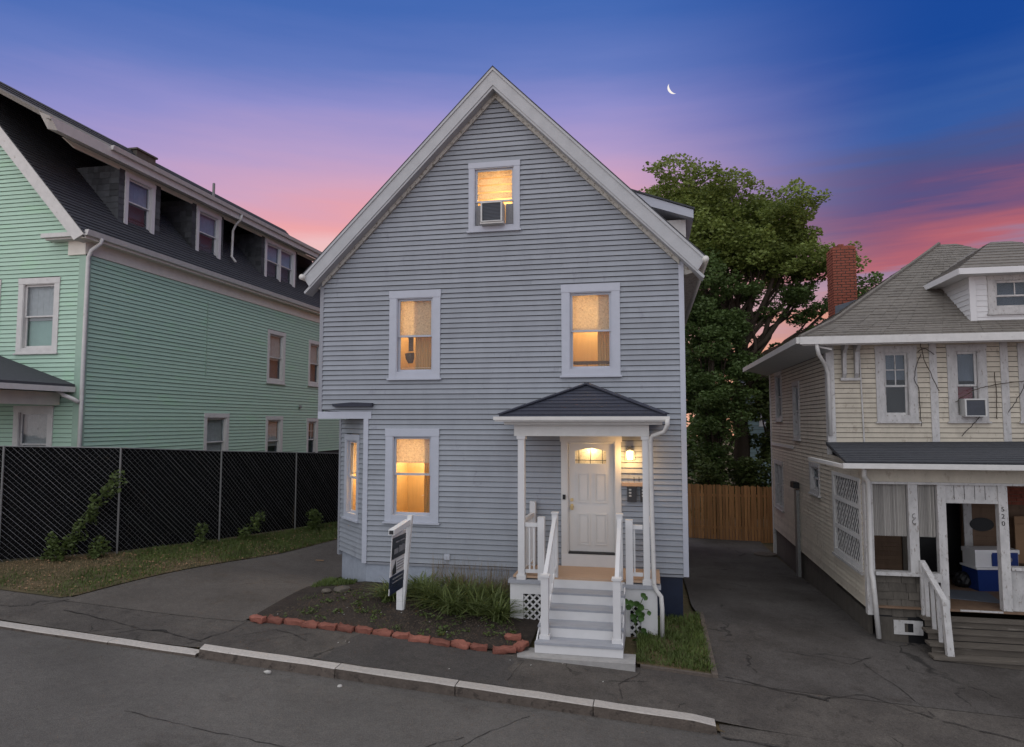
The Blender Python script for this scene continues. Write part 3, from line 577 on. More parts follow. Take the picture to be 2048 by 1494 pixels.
# front door
dw = part('door_frame', 'door_paint', mh, F, (-1.67, -1.56, -2.55, -.38, -.02, .04), (-.66, -.55, -2.55, -.38, -.02, .04), (-1.69, -.53, -.38, -.26, -.02, .05), (-1.56, -1.535, -2.50, -.385, -.08, .02), (-.685, -.66, -2.50, -.385, -.08, .02), (-1.535, -.685, -.41, -.385, -.08, .02))
mb = MB(); F.box(mb, -1.53, -.69, -2.42, -.79, -.075, -.035); F.box(mb, -1.53, -1.41, -.79, -.415, -.075, -.035); F.box(mb, -.83, -.69, -.79, -.415, -.075, -.035)
aw = [(-1.41 + .58 * i / 10, -.56 - .0 + .055 * math.sin(math.pi * i / 10) * 1.0) for i in range(11)]
mb.prism([F.p(u, z, -.035) for u, z in aw] + [F.p(-.83, -.415, -.035), F.p(-1.41, -.415, -.035)], (0, .04, 0))
dr_ = mb.build('door', 'door_paint', mh)
def panel(u0, u1, z0, z1):
    mb = MB()
    for a, b, c, d in ((u0, u1, z0, z0 + .022), (u0, u1, z1 - .022, z1), (u0, u0 + .022, z0 + .022, z1 - .022), (u1 - .022, u1, z0 + .022, z1 - .022)): F.box(mb, a, b, c, d, -.036, -.021)
    F.box(mb, u0 + .05, u1 - .05, z0 + .05, z1 - .05, -.036, -.024); mb.build('door_panel', 'door_paint', dr_)
for u in (-1.37, -1.05): panel(u, u + .235, -1.52, -.97); panel(u, u + .235, -2.30, -1.72)
mb = MB(); F.box(mb, -1.42, -.82, -.80, -.48, -.06, -.055); mb.build('fan_light', 'lit_glass', dr_)
mb = MB()
for u in (-1.34, -1.12, -.90): F.box(mb, u - .006, u + .006, -.79, -.51, -.054, -.046)
F.box(mb, -1.41, -.83, -.735, -.723, -.053, -.047)
mb.build('caming', 'dark_metal', dr_)
mb = MB(); F.box(mb, -1.52, -.70, -.95, -.42, -.34, -.33); mb.build('hall_curtain', 'warm_shade', dr_)
ld = bpy.data.lights.new('hall_lamp', 'POINT'); ld.energy = 14; ld.color = (1, .78, .45); ld.shadow_soft_size = .1; lo = bpy.data.objects.new('hall_lamp', ld); COL.objects.link(lo); lo.parent = mh; lo.location = V((-1.12, 13.22, -.52)) - WPOS[mh.name]
mb = MB(); mb.tube([F.p(-1.475, -1.47, -.035), F.p(-1.475, -1.47, -.01)], .032, 10); mb.tube([F.p(-1.475, -1.60, -.035), F.p(-1.475, -1.60, 0), F.p(-1.475, -1.60, .03)], [.036, .03, .034], 10); F.box(mb, -1.50, -1.45, -1.66, -1.55, -.036, -.028); mb.build('door_handle', 'brass', dr_)
part('threshold', 'dark_metal', mh, F, (-1.54, -.68, -2.46, -2.425, -.08, .03)); part('door_sill', 'white_paint', mh, F, (-1.67, -.55, -2.69, -2.465, -.05, .045)); part('doorbell', 'black', mh, F, (-1.64, -1.585, -1.46, -1.37, .04, .06))
# entry porch: hipped roof, beam, posts
EZ = .115; AX = (-1.14, 12.985, .70)
e0, e1 = (-2.60, 11.74, EZ), (.27, 11.74, EZ)
mb = MB(); th = .045
mb.add([(-2.60, 11.74, EZ), (.27, 11.74, EZ), (.27, 12.98, EZ), (-2.60, 12.98, EZ), (-1.14, 12.6, .68), (-1.14, 12.98, .70), (-2.60, 11.74, EZ - th), (.27, 11.74, EZ - th), (.27, 12.98, EZ - th), (-2.60, 12.98, EZ - th)],
       [(0, 1, 4), (1, 2, 5, 4), (3, 0, 4, 5), (0, 6, 7, 1), (1, 7, 8, 2), (3, 9, 6, 0), (6, 9, 8, 7)])
pr = mb.build('porch_roof', 'shingle_navy', mh)
nr = 9
for i in range(nr):       # shingle courses on the front face
    t0, t1 = i / nr, (i + 1) / nr; P0, P1, P2 = V(e0), V(e1), V((-1.14, 12.6, .68)); nrm = (P1 - P0).cross(P2 - P0).normalized(); jig = random.uniform(-.004, .004)
    a, b, c, d = P0.lerp(P2, t0), P1.lerp(P2, t0), P1.lerp(P2, t1), P0.lerp(P2, t1)
    mb = MB(); mb.hexa([a + nrm * .001, b + nrm * .001, c + nrm * .001, d + nrm * .001, a + nrm * (.018 + jig), b + nrm * (.018 - jig), c + nrm * .004, d + nrm * .004]); mb.build('shingle_course', 'shingle_navy', pr)
for (q, w_) in (((-2.60, 11.74, EZ), .1), ((.27, 11.74, EZ), .1)):
    mb = MB(); mb.bar(V(q) + V((0, 0, .015)), V((-1.14, 12.6, .70)), .16, .02); mb.build('hip_cap', 'shingle_navy', pr)
part('porch_fascia', 'porch_white', mh, F, (-2.55, .22, .0, .069, .99, 1.22)); part('porch_gutter', 'porch_white', mh, F, (-2.68, .31, .025, .085, 1.265, 1.36), (-2.66, .29, .0, .024, 1.265, 1.335))
part('porch_soffit', 'porch_white', mh, F, (-2.52, .19, -.055, -.003, .03, 1.20)); part('porch_beam', 'porch_white', mh, F, (-2.37, -.03, -.255, -.058, .93, 1.06), (-2.37, -2.27, -.255, -.058, .03, .929), (-.13, -.03, -.255, -.058, .03, .929))
for (u, b) in ((-2.245, .07), (-.095, .065)):
    po = part('porch_post', 'white_paint', mh, F, (u - b + .012, u + b - .012, -2.74, -.257, 1.0 - b + .012, 1.0 + b - .012)); part('base', 'white_paint', po, F, (u - b - .01, u + b + .01, -2.74, -2.66, 1.0 - b - .01, 1.0 + b + .01)); part('capital', 'white_paint', po, F, (u - b - .008, u + b + .008, -.31, -.257, 1.0 - b - .008, 1.0 + b + .008))
for u in (-2.20,): part('half_post', 'white_paint', mh, F, (u - .055, u + .055, -2.69, -1.50, .035, .14))
# deck, skirts, steps
part('porch_deck', 'deck_tan', mh, F, (-2.40, .12, -2.72, -2.685, .03, 1.0), (-1.80, -.50, -2.72, -2.685, 1.0, 1.02))
part('porch_ledge', 'stair_gray', mh, F, (-2.47, -1.80, -2.80, -2.742, .9, 1.10)); part('porch_ledge', 'stair_gray', mh, F, (-.50, .13, -2.80, -2.742, .9, 1.10))
def skirt(u0, u1, l0, l1, z0, zl0, zl1):
    f = part('porch_skirt', 'white_paint', mh, F, (u0, l0, z0, -2.802, .98, 1.06), (l1, u1, z0, -2.802, .98, 1.06), (l0, l1, zl1, -2.802, .98, 1.06), (l0, l1, z0, zl0, .98, 1.06))
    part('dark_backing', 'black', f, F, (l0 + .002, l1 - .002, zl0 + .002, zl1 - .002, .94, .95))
    mb = MB(); wd = l1 - l0; ht = zl1 - zl0; sp = .125
    for sgn in (1, -1):
        k = -ht
        while k < wd:
            # line u = l0 + k + t, z = zl0 + t  (mirrored for the other direction)
            t0 = max(0, -k); t1 = min(ht, wd - k)
            if t1 - t0 > .02:
                a = (l0 + k + t0, zl0 + t0); b = (l0 + k + t1, zl0 + t1)
                if sgn < 0: a = (l0 + l1 - a[0], a[1]); b = (l0 + l1 - b[0], b[1])
                mb.bar(F.p(a[0], a[1], 1.02 + .007 * sgn), F.p(b[0], b[1], 1.02 + .007 * sgn), .012, .030, up=(0, -1, 0)) if False else mb.bar(F.p(a[0], a[1], 1.02 + .006 * sgn), F.p(b[0], b[1], 1.02 + .006 * sgn), .030, .011, up=(0, 1, 0))
            k += sp
    mb.build('lattice', 'white_paint', f)
skirt(-2.44, -1.81, -2.21, -1.87, -3.72, -3.66, -2.98); skirt(-.49, .07, -.38, -.20, -3.82, -3.76, -3.05)
mb = MB(); mb.box((-2.42, 12.03, -3.7), (-2.38, 13.0, -2.80)); mb.box((.02, 12.03, -3.9), (.06, 13.0, -2.80)); mb.build('porch_skirt_side', 'white_paint', mh)
st = part('stair_body', 'white_paint', mh, F, (-1.76, -.48, -3.53, -2.73, 1.0, 1.012))
SY = [1.36, 1.71, 2.07, 2.38]; SZ = [-2.86, -3.03, -3.20, -3.37]
prev = 1.0; pz = -2.685
for i in range(4):
    part('riser', 'white_paint', st, F, (-1.77, -.47, SZ[i] - .0 + .001, pz - .035, prev + .013 - (0 if i == 0 else .03), prev + .03 - (0 if i == 0 else .03)))
    part('tread', 'stair_gray' if i > 0 else 'stair_gray', st, F, (-1.79, -.45, SZ[i] - .034, SZ[i], prev - .0 + .0 - (0 if i == 0 else .028), SY[i]))
    prev = SY[i]; pz = SZ[i]
part('riser', 'white_paint', st, F, (-1.79, -.45, -3.53, SZ[3] - .036, prev - .04, prev - .015))
for u in (-1.785, -.475): # stringers
    mb = MB(); mb.prism([F.p(u, -2.73, 1.0), F.p(u, -2.90, 1.34), F.p(u, -3.07, 1.68), F.p(u, -3.24, 2.03), F.p(u, -3.41, 2.34), F.p(u, -3.53, 2.34), F.p(u, -3.53, 1.0)], (.02, 0, 0)); mb.build('stringer', 'white_paint', st)
# stair rails and newels
for u in (-1.66, -.545):
    r_ = part('newel_post', 'white_paint', mh, F, (u - .058, u + .058, -3.368, -2.43, 2.10, 2.215)); part('cap', 'white_paint', r_, F, (u - .075, u + .075, -2.43, -2.395, 2.085, 2.23)); part('base', 'white_paint', r_, F, (u - .08, u + .08, -3.368, -3.31, 2.08, 2.235))
    r2 = part('newel_post', 'white_paint', mh, F, (u - .05, u + .05, -2.684, -1.60, .93, 1.03)); part('cap', 'white_paint', r2, F, (u - .06, u + .06, -1.60, -1.575, .92, 1.04))
    mb = MB(); mb.bar(F.p(u, -2.42, 2.12), F.p(u, -1.68, 1.02), .065, .05); mb.bar(F.p(u, -3.20, 2.10), F.p(u, -2.52, 1.04), .045, .05); hr = mb.build('handrail', 'white_paint', mh)
    for k in range(5):
        t = (k + .7) / 5.4; mb = MB(); mb.bar(F.p(u, -3.20 + .68 * t, 2.10 - 1.06 * t), F.p(u, -2.42 + .74 * t, 2.12 - 1.10 * t), .03); mb.build('baluster', 'white_paint', hr)
def rail(p0, p1, zt, zb, n, name='railing'):
    a, b = V(p0), V(p1); mb = MB(); mb.bar((a.x, a.y, zt), (b.x, b.y, zt), .06, .07); mb.bar((a.x, a.y, zb), (b.x, b.y, zb), .045, .06); r_ = mb.build(name, 'white_paint', mh)
    o = None
    for k in range(n):
        q = a.lerp(b, (k + 1) / (n + 1))
        if o is None: mb = MB(); mb.box((q.x - .014, q.y - .014, zb + .03), (q.x + .014, q.y + .014, zt - .035)); o = mb.build('baluster', 'white_paint', r_)
        else: copy_piece(o, (q.x, q.y, zb + .03), r_)
rail((-2.18, 12.0), (-1.95, 12.0), -1.80, -2.60, 2); rail((-.44, 12.0), (-.16, 12.0), -1.79, -2.58, 1); rail((-2.22, 12.1), (-2.2, 12.87), -1.74, -2.6, 6); rail((-.06, 12.1), (-.06, 12.97), -1.76, -2.6, 6)
for u, zt in ((-1.895, -1.66), (-.385, -1.67)): part('newel_post', 'white_paint', mh, F, (u - .06, u + .06, -2.741, zt, .95, 1.06))
mb = MB(); mb.tube([(.27, 11.62, .03), (.27, 11.64, -.06), (.22, 11.72, -.17), (.03, 11.86, -.24), (-.005, 11.90, -.32), (.0, 11.90, -1.5), (.02, 11.90, -2.72), (.06, 11.9, -2.82), (.13, 11.88, -2.90), (.145, 11.88, -3.1), (.14, 11.88, -3.55)], .037, 8); mb.build('downspout', 'weathered_white', mh, smooth=True)
mb = MB(); mb.box((-2.02, 10.42, -3.80), (-.27, 10.86, -3.532)); mb.v = [(x - (.1 if x < -1 and y > 10.6 else 0), y, z) for x, y, z in mb.v]; mb.build('concrete_slab', 'concrete', None, 'pale concrete slab at the foot of the white front stairs', 'slab')

# things on the main house
wl = thing('wall_lantern', (-.385, 13, -.72), 'lit wall lantern with arched backplate beside the white front door', 'lantern')
mb = MB(); ar = [(-.385 + .085 * math.cos(t), -.58 + .13 * math.sin(t) * (1 if True else 1)) for t in np.linspace(0, math.pi, 12)]
mb.prism([F.p(u, z, .02) for u, z in ar] + [F.p(-.47, -.72, .02), F.p(-.30, -.72, .02)], F.n * .02); mb.build('backplate', 'galvanized', wl)
mb = MB(); mb.tube([F.p(-.385, -.545, .09), F.p(-.385, -.50, .09), F.p(-.385, -.46, .09)], [.062, .05, .012], 12); mb.build('hood', 'galvanized', wl, smooth=True)
mb = MB(); mb.tube([F.p(-.385, -.70, .09), F.p(-.385, -.69, .09), F.p(-.385, -.56, .09), F.p(-.385, -.548, .09)], [.03, .048, .055, .05], 12); mb.build('globe', 'lamp_glow', wl, smooth=True)
ld = bpy.data.lights.new('lantern_light', 'POINT'); ld.energy = 15; ld.color = (1, .56, .18); ld.shadow_soft_size = .06; lo = bpy.data.objects.new('lantern_light', ld); COL.objects.link(lo); lo.parent = wl; lo.location = V((-.385, 12.80, -.66)) - WPOS[wl.name]
def text(s, size, m, frame_p, parent, name, rot=(R(90), 0, 0), ext=.004):
    c = bpy.data.curves.new(name, 'FONT'); c.body = s; c.size = size; c.extrude = ext; o = bpy.data.objects.new('tmp_text', c); COL.objects.link(o)
    bpy.context.view_layer.update(); me = bpy.data.meshes.new_from_object(o.evaluated_get(bpy.context.evaluated_depsgraph_get())); bpy.data.objects.remove(o); me.materials.clear(); me.materials.append(MATS[m])
    q = put(name, me, frame_p, parent); q.rotation_euler = rot; return q
for i, x in enumerate((-.345, -.255)): 
    t_ = text('1', .12, 'dark_metal', F.p(x, -1.105, .024), mh, 'house_number')
for i, x in enumerate((-.44, -.205)):
    mx = thing('mailbox', (x + .085, 12.95, -1.5), ('dark wall mailbox with three small labels nearest the front door' if i == 0 else 'dark wall mailbox half hidden behind the right porch post'), 'mailbox', 'mailboxes beside the front door')
    mb = MB(); F.box(mb, x, x + .17, -1.47, -1.22, .022, .11); mb.build('box', 'dark_metal', mx); part('lid', 'dark_metal', mx, F, (x - .006, x + .176, -1.218, -1.195, .02, .125))
    for k in range(3): part('name_label', 'paper', mx, F, (x + .03, x + .075, -1.265 - k * .055, -1.235 - k * .055, .111, .114))
part('mail_shelf', 'deck_tan', mh, F, (-.54, -.16, -1.19, -1.13, .02, .075))
def ac(fr, u0, u1, z0, z1, d, label):
    t_ = thing('air_conditioner', fr.p((u0 + u1) / 2, z0, d), label, 'air conditioner')
    mb = MB(); fr.box(mb, u0, u1, z0, z0 + .02, -.1, d); fr.box(mb, u0, u1, z1 - .03, z1, -.1, d); fr.box(mb, u0, u0 + .03, z0 + .02, z1 - .03, -.1, d); fr.box(mb, u1 - .03, u1, z0 + .02, z1 - .03, -.1, d); mb.build('case', 'ac_body', t_)
    mb = MB(); fr.box(mb, u0 + .03, u1 - .03, z0 + .02, z1 - .03, -.05, d - .03); mb.build('coil', 'ac_grille', t_)
    n = 12; mb = MB()
    for i in range(n):
        z = z0 + .03 + (z1 - z0 - .07) * i / n; fr.box(mb, u0 + .03, u1 - .03, z, z + .007, d - .03, d - .018)
    mb.build('grille', 'gray_pane_fill', t_)
ac(F, -3.205, -2.775, 3.89, 4.29, .22, 'window air conditioner in the attic window of the gray house')
part('ac_sill', 'weathered_white', mh, F, (-3.22, -2.76, 3.855, 3.886, .0, .2))
# real-estate sign, its panel square to the street
fs = thing('for_sale_sign', (-4.29, 11.6, -3.2), 'leaning white post with a hanging black, white and navy sale sign', 'sign')
mb = MB(); mb.hexa([(-4.335, 11.55, -3.3), (-4.255, 11.55, -3.3), (-4.255, 11.63, -3.3), (-4.335, 11.63, -3.3), (-4.195, 11.55, -1.64), (-4.115, 11.55, -1.64), (-4.115, 11.63, -1.64), (-4.195, 11.63, -1.64)]); mb.build('post', 'sign_white', fs)
mb = MB(); mb.box((-4.375, 11.53, -3.3), (-4.27, 11.60, -2.80)); mb.build('post_sleeve', 'sign_white', fs)
mb = MB(); mb.hexa([(-4.24, 10.78, -1.86), (-4.14, 10.78, -1.86), (-4.14, 11.55, -1.80), (-4.24, 11.55, -1.80), (-4.24, 10.78, -1.77), (-4.14, 10.78, -1.77), (-4.14, 11.55, -1.71), (-4.24, 11.55, -1.71)]); mb.build('arm', 'sign_white', fs)
part('arm_cap', 'dark_metal', fs, FR((-4.19, 10.78), (1, 0), (0, -1)), (-.035, .035, -1.845, -1.785, .001, .012))
def sp(z0, z1, m, name, off=0., x=-4.20, y0=10.86, y1=11.5, lean=.05, par=None):
    mb = MB(); t = .010
    mb.hexa([(x - lean * (-z0 - 1.85) - off - t, y0, z0), (x - lean * (-z0 - 1.85) - off, y0, z0), (x - lean * (-z0 - 1.85) - off, y1, z0), (x - lean * (-z0 - 1.85) - off - t, y1, z0), (x - lean * (-z1 - 1.85) - off - t, y0, z1), (x - lean * (-z1 - 1.85) - off, y0, z1), (x - lean * (-z1 - 1.85) - off, y1, z1), (x - lean * (-z1 - 1.85) - off - t, y1, z1)]); return mb.build(name, m, par or fs)
SX = lambda z, o: -4.20 - .05 * (-z - 1.85) - o
sp(-2.86, -1.87, 'sign_white', 'sign_panel')
sp(-2.28, -1.93, 'sign_black', 'black_field', -.011, y0=10.875, y1=11.49); sp(-2.74, -2.56, 'sign_blue', 'navy_field', -.011, y0=10.83, y1=11.49); sp(-2.86, -2.745, 'sign_blue', 'navy_field', -.011, y0=10.88, y1=11.49)
for (y0, y1, z0, z1) in ((10.95, 11.12, -2.20, -2.12), (11.17, 11.22, -2.20, -2.09), (11.24, 11.29, -2.20, -2.10), (11.31, 11.36, -2.20, -2.09), (11.38, 11.43, -2.20, -2.10)): sp(z0, z1, 'sign_grey', 'lettering', -.0225, y0=y0, y1=y1)
for (y0, y1, z0, z1) in ((11.0, 11.15, -2.02, -2.0), (11.2, 11.42, -2.02, -2.0)): sp(z0, z1, 'sign_grey', 'lettering', -.0225, y0=y0, y1=y1)
for k in range(4): sp(-2.36 - k * .045, -2.352 - k * .045, 'sign_grey', 'lettering', -.011, y0=11.14, y1=11.47 - .03 * (k % 2))
for (y0, y1, z0, z1) in ((10.95, 11.4, -2.62, -2.60), (10.95, 11.42, -2.68, -2.665)): sp(z0, z1, 'sign_grey', 'lettering', -.0225, y0=y0, y1=y1)
mb = MB(); xx = -4.20 + .0 - .05 * .6 + .0115
mb.prism([(xx, 10.93, -2.54), (xx, 11.08, -2.53), (xx, 11.09, -2.44), (xx, 11.07, -2.38), (xx, 11.07, -2.31), (xx, 11.04, -2.36), (xx, 10.97, -2.42), (xx, 10.93, -2.47)], (.004, 0, 0)); mb.build('house_emblem', 'sign_black', fs)

# ------------------------------------------------------------------ green house on the left
gh = thing('clapboard_house', (-17, 18, -2.9), 'mint green clapboard house with black steep roof and row of dormers on the left', 'house')
GX, GY = -13.0, 13.65
GF = FR((0, GY), (1, 0), (0, -1)); GS = FR((GX, 0), (0, 1), (1, 0))
gsl = 1.11; ZE = 4.614
def gfront(z): return (-20.5, GX) if z < ZE - .12 else (-20.5, GX - (z - ZE + .12) / gsl)
gw = [(-14.83, -13.67, 1.62, 3.42), (-16.6, -15.35, 1.62, 3.42), (-14.79, -13.69, -1.4, .37)]
siding(gh, GF, -.9, 8.9, .103, gfront, [hole(*q) for q in gw], 'green_siding', 'gap_shade_backing', .022, base_z=-3.2)
for i, q in enumerate(gw): window(gh, GF, *q, cas=.14, meet=.5, shade=.55 if i < 2 else .95, trim='weathered_white', fill='gray_pane_fill')
sw = [(21.51, 22.69, 1.35, 3.20), (24.43, 25.5, 1.40, 3.18), (18.19, 19.41, -1.45, .25), (21.52, 22.63, -1.5, .19), (24.4, 25.31, -1.5, .13)]
siding(gh, GS, -1.2, 3.93, .103, lambda z: (GY + .14, 29.5), [hole(*q) for q in sw], 'green_siding', 'gap_shade_backing', .022, base_z=-3.2)
for i, q in enumerate(sw): window(gh, GS, *q, cas=.13, meet=.5, shade=(.55, .5, .8, .62, None)[i], trim='weathered_white', fill='gray_pane_fill', muntin=2 if i == 4 else None)
part('siding_seam', 'green_trim', gh, GS, (18.18, 18.215, 1.35, 3.58, .01, .024))
part('corner_board', 'green_trim', gh, GF, (GX - .16, GX + .024, -3.2, 3.9, -.1, .026)); part('corner_board', 'green_trim', gh, GS, (GY + .002, GY + .14, -3.2, 3.9, -.1, .022))
# frieze, soffit, gutter, return
part('frieze', 'beige_trim', gh, GS, (GY - .02, 29.5, 3.94, 4.26, -.05, .03)); part('soffit', 'beige_trim', gh, GS, (GY - .3, 29.5, 4.24, 4.29, .031, .24))
part('fascia', 'beige_trim', gh, GS, (GY - .3, 29.5, 4.292, 4.38, .16, .24))
mb = MB(); mb.prism([(GX + .241, GY - .32, 4.29), (GX + .31, GY - .32, 4.31), (GX + .345, GY - .32, 4.43), (GX + .241, GY - .32, 4.43)], (0, 16.1, 0)); mb.build('gutter', 'weathered_white', gh)
part('eave_return', 'weathered_white', gh, GF, (GX - .95, GX + .24, 4.29, 4.39, .02, .34)); part('eave_return', 'weathered_white', gh, GF, (GX - .9, GX + .2, 4.25, 4.288, .02, .26)); part('corner_block', 'beige_trim', gh, GF, (GX - .45, GX + .03, 3.92, 4.25, .027, .06))
# lower steep roof slope, in courses
def slope_pt(x): return ZE + (GX - x) * gsl
mb = MB(); mb.hexa([(GX + .22, GY - .34, slope_pt(GX + .22)-.12), (-17.1, GY - .34, slope_pt(-17.1)-.12), (-17.1, 29.6, slope_pt(-17.1)-.12), (GX + .22, 29.6, slope_pt(GX + .22)-.12), (GX + .22, GY - .34, slope_pt(GX + .22)), (-17.1, GY - .34, slope_pt(-17.1)), (-17.1, 29.6, slope_pt(-17.1)), (GX + .22, 29.6, slope_pt(GX + .22))])
gr = mb.build('roof', 'shingle_black', gh)
Q0 = V((GX + .24, 0, slope_pt(GX + .24))); Q1 = V((-17.1, 0, slope_pt(-17.1))); sd_ = (Q1 - Q0); ln = sd_.length; sd_.normalize(); sn = V((sd_.z, 0, -sd_.x)); sn = sn if sn.z > 0 else -sn
nc = int(ln / .135)
for i in range(nc):
    a = Q0 + sd_ * (i * ln / nc); b = Q0 + sd_ * ((i + 1) * ln / nc + .01); j = random.uniform(-.004, .004)
    mb = MB(); y0, y1 = GY - .36, 29.6
    mb.hexa([a + V((0, y0, 0)), a + V((0, y1, 0)), b + V((0, y1, 0)), b + V((0, y0, 0)), a + sn * (.022 + j) + V((0, y0, 0)), a + sn * (.022 - j) + V((0, y1, 0)), b + sn * .003 + V((0, y1, 0)), b + sn * .003 + V((0, y0, 0))]); mb.build('shingle_course', 'shingle_black', gr)
# rake board along the front gable
RA, RB = GX + .25, -17.1; mb = MB(); mb.hexa([(RA, GY - .365, slope_pt(RA) - .02), (RB, GY - .365, slope_pt(RB) - .02), (RB, GY - .365, slope_pt(RB) - .44), (RA - .26, GY - .365, slope_pt(RA) - .15), (RA, GY + .02, slope_pt(RA) - .02), (RB, GY + .02, slope_pt(RB) - .02), (RB, GY + .02, slope_pt(RB) - .44), (RA - .26, GY + .02, slope_pt(RA) - .15)])
mb.build('rake_board', 'weathered_white', gh)
# shed roof over the dormers, with fascia and gutter
RX, RZ = -17.15, 9.02; FX, FZ = -13.27, 6.92
mb = MB(); mb.hexa([(FX, 12.75, FZ - .1), (RX, 13.25, RZ - .1), (RX, 30, RZ - .1), (FX, 30, FZ - .1), (FX, 12.75, FZ), (RX, 13.25, RZ), (RX, 30, RZ), (FX, 30, FZ)]); ur = mb.build('upper_roof', 'shingle_brown', gh)
mb = MB(); mb.hexa([(RX, 13.4, RZ - .003), (-21, 13.4, 5), (-21, 30, 5), (RX, 30, RZ), (RX, 13.4, RZ - .1), (-21, 13.4, 4.9), (-21, 30, 4.9), (RX, 30, RZ - .1)]); mb.build('back_slope', 'shingle_black', gh)
mb = MB(); mb.hexa([(FX + .03, 12.95, FZ - .26), (FX - .25, 12.95, FZ - .20), (FX - .25, 30, FZ - .20), (FX + .03, 30, FZ - .26), (FX + .05, 12.70, FZ - .02), (FX - .25, 12.70, FZ + .10), (FX - .25, 30, FZ + .10), (FX + .05, 30, FZ - .02)]); mb.build('dormer_fascia', 'weathered_white', gh)
mb = MB(); mb.prism([(FX + .05, 14.5, FZ - .10), (FX + .11, 14.5, FZ - .09), (FX + .145, 14.5, FZ + .015), (FX + .05, 14.5, FZ + .015)], (0, 15.5, 0)); mb.build('dormer_gutter', 'weathered_white', gh)
mb = MB(); mb.hexa([(FX - .27, 13.75, FZ - .33), (FX - .31, 13.75, FZ - .33), (FX - .31, 30, FZ - .33), (FX - .27, 30, FZ - .33), (FX - .27, 13.4, FZ - .2), (FX - .31, 13.4, FZ - .2), (FX - .31, 30, FZ - .2), (FX - .27, 30, FZ - .2)]); mb.build('dormer_frieze', 'beige_trim', gh)
DFX = -13.55; DS = FR((DFX, 0), (0, 1), (1, 0))
def dormer(y0, y1, wy0, wy1, twin=False, shingles=True):
    zr = lambda x: slope_pt(x)
    top = FZ - .2; xb = GX - (top - ZE) / gsl
    mb = MB()
    for y in (y0, y1 - .04): mb.prism([(DFX, y, zr(DFX) - .06), (DFX, y, top), (xb - .1, y, top + .0), (xb - .1, y, top - .02)], (0, .04, 0))
    DS.box(mb, y0 + .04, wy0 + .06, 4.9, top, -.06, 0); DS.box(mb, wy1 - .06, y1 - .04, 4.9, top, -.06, 0); DS.box(mb, wy0 + .06, wy1 - .06, 4.9, 5.15, -.06, 0); DS.box(mb, wy0 + .06, wy1 - .06, 6.55, top, -.06, 0)
    d = mb.build('dormer', 'shingle_wall', gh)
    # cheek shingles facing the street, each its own piece
    if shingles:
        rows = 9; z0 = zr(DFX)
        for r_ in range(rows):
            za, zb = z0 + (top - z0) * r_ / rows, z0 + (top - z0) * (r_ + 1) / rows
            xl = GX - (za - ZE) / gsl + .06; x = DFX - random.uniform(0, .08); first = True
            while x > xl + .05:
                wd = random.uniform(.12, .24); x1 = max(x - wd, xl); xs_ = DFX - .0 if first else x; first = False
                t = random.uniform(.010, .02); mb = MB(); dz = random.uniform(-.008, .008)
                mb.hexa([(x1 + .004, y0 - t, za + dz), (xs_, y0 - t, za + dz), (xs_, y0 - .001, za + dz), (x1 + .004, y0 - .001, za + dz), (x1 + .004, y0 - .005, zb), (xs_, y0 - .005, zb), (xs_, y0 - .001, zb), (x1 + .004, y0 - .001, zb)]); mb.build('shingle', 'shingle_wall', d); x = x1
        for r_ in range(rows + 1):
            za, zb = 5.0 + (top - 5.0) * r_ / (rows + 1), 5.0 + (top - 5.0) * (r_ + 1) / (rows + 1)
            for (a, b) in ((y0, wy0), (wy1, y1)):
                if b - a < .05: continue
                mb = MB(); mb.hexa([DS.p(a, za, .001), DS.p(b - .003, za, .001), DS.p(b - .003, za, .015), DS.p(a, za, .015), DS.p(a, zb, .001), DS.p(b - .003, zb, .001), DS.p(b - .003, zb, .005), DS.p(a, zb, .005)]); mb.build('shingle', 'shingle_wall', d)
    window(gh, DS, wy0, wy1, 5.10, 6.60, cas=.11, meet=.52, shade=.5, shade_mat='sky_tint_shade', trim='white_paint', gl='sky_glass', fill='gray_pane_fill', twin=twin, sill=False, proud=.045)
dormer(15.18, 16.72, 15.37, 16.48); dormer(18.1, 19.65, 18.29, 19.49); dormer(21.9, 24.4, 22.1, 24.22, True); dormer(27.2, 28.8, 27.4, 28.6, False, False)
mb = MB(); mb.tube([(FX + .08, 20.1, FZ - .08), (FX + .06, 20.1, FZ - .25), (FX - .12, 20.12, FZ - .38), (FX - .24, 20.12, FZ - .6), (FX - .26, 20.12, 5.45), (FX - .1, 20.12, 5.25)], .04, 7); mb.build('downspout', 'weathered_white', gh, smooth=True)
mb = MB(); mb.tube([(GX + .30, GY + .12, 4.33), (GX + .27, GY + .12, 4.2), (GX + .14, GY + .0, 4.02), (GX + .08, GY - .02, 3.85), (GX + .07, GY - .03, .45), (GX + .07, GY - .03, -2.6)], .045, 8); mb.build('downspout', 'weathered_white', gh, smooth=True)
mb = MB(); mb.tube([(-13.35, 13.35, .74), (-13.2, 13.4, .60), (-13.05, 13.5, .52), (-12.96, 13.58, .44)], .05, 8); mb.build('downspout', 'weathered_white', gh, smooth=True)
mb = MB(); mb.box((RX - .25, 19.6, RZ - .3), (RX + .3, 20.5, RZ + .13)); mb.box((RX - .3, 19.55, RZ + .131), (RX + .35, 20.55, RZ + .19)); mb.build('chimney', 'old_shingle', gh)
mb = MB(); mb.tube([(-14.4, 20.3, 7.5), (-14.4, 20.3, 8.05)], .045, 7); mb.build('vent_pipe', 'galvanized', gh)
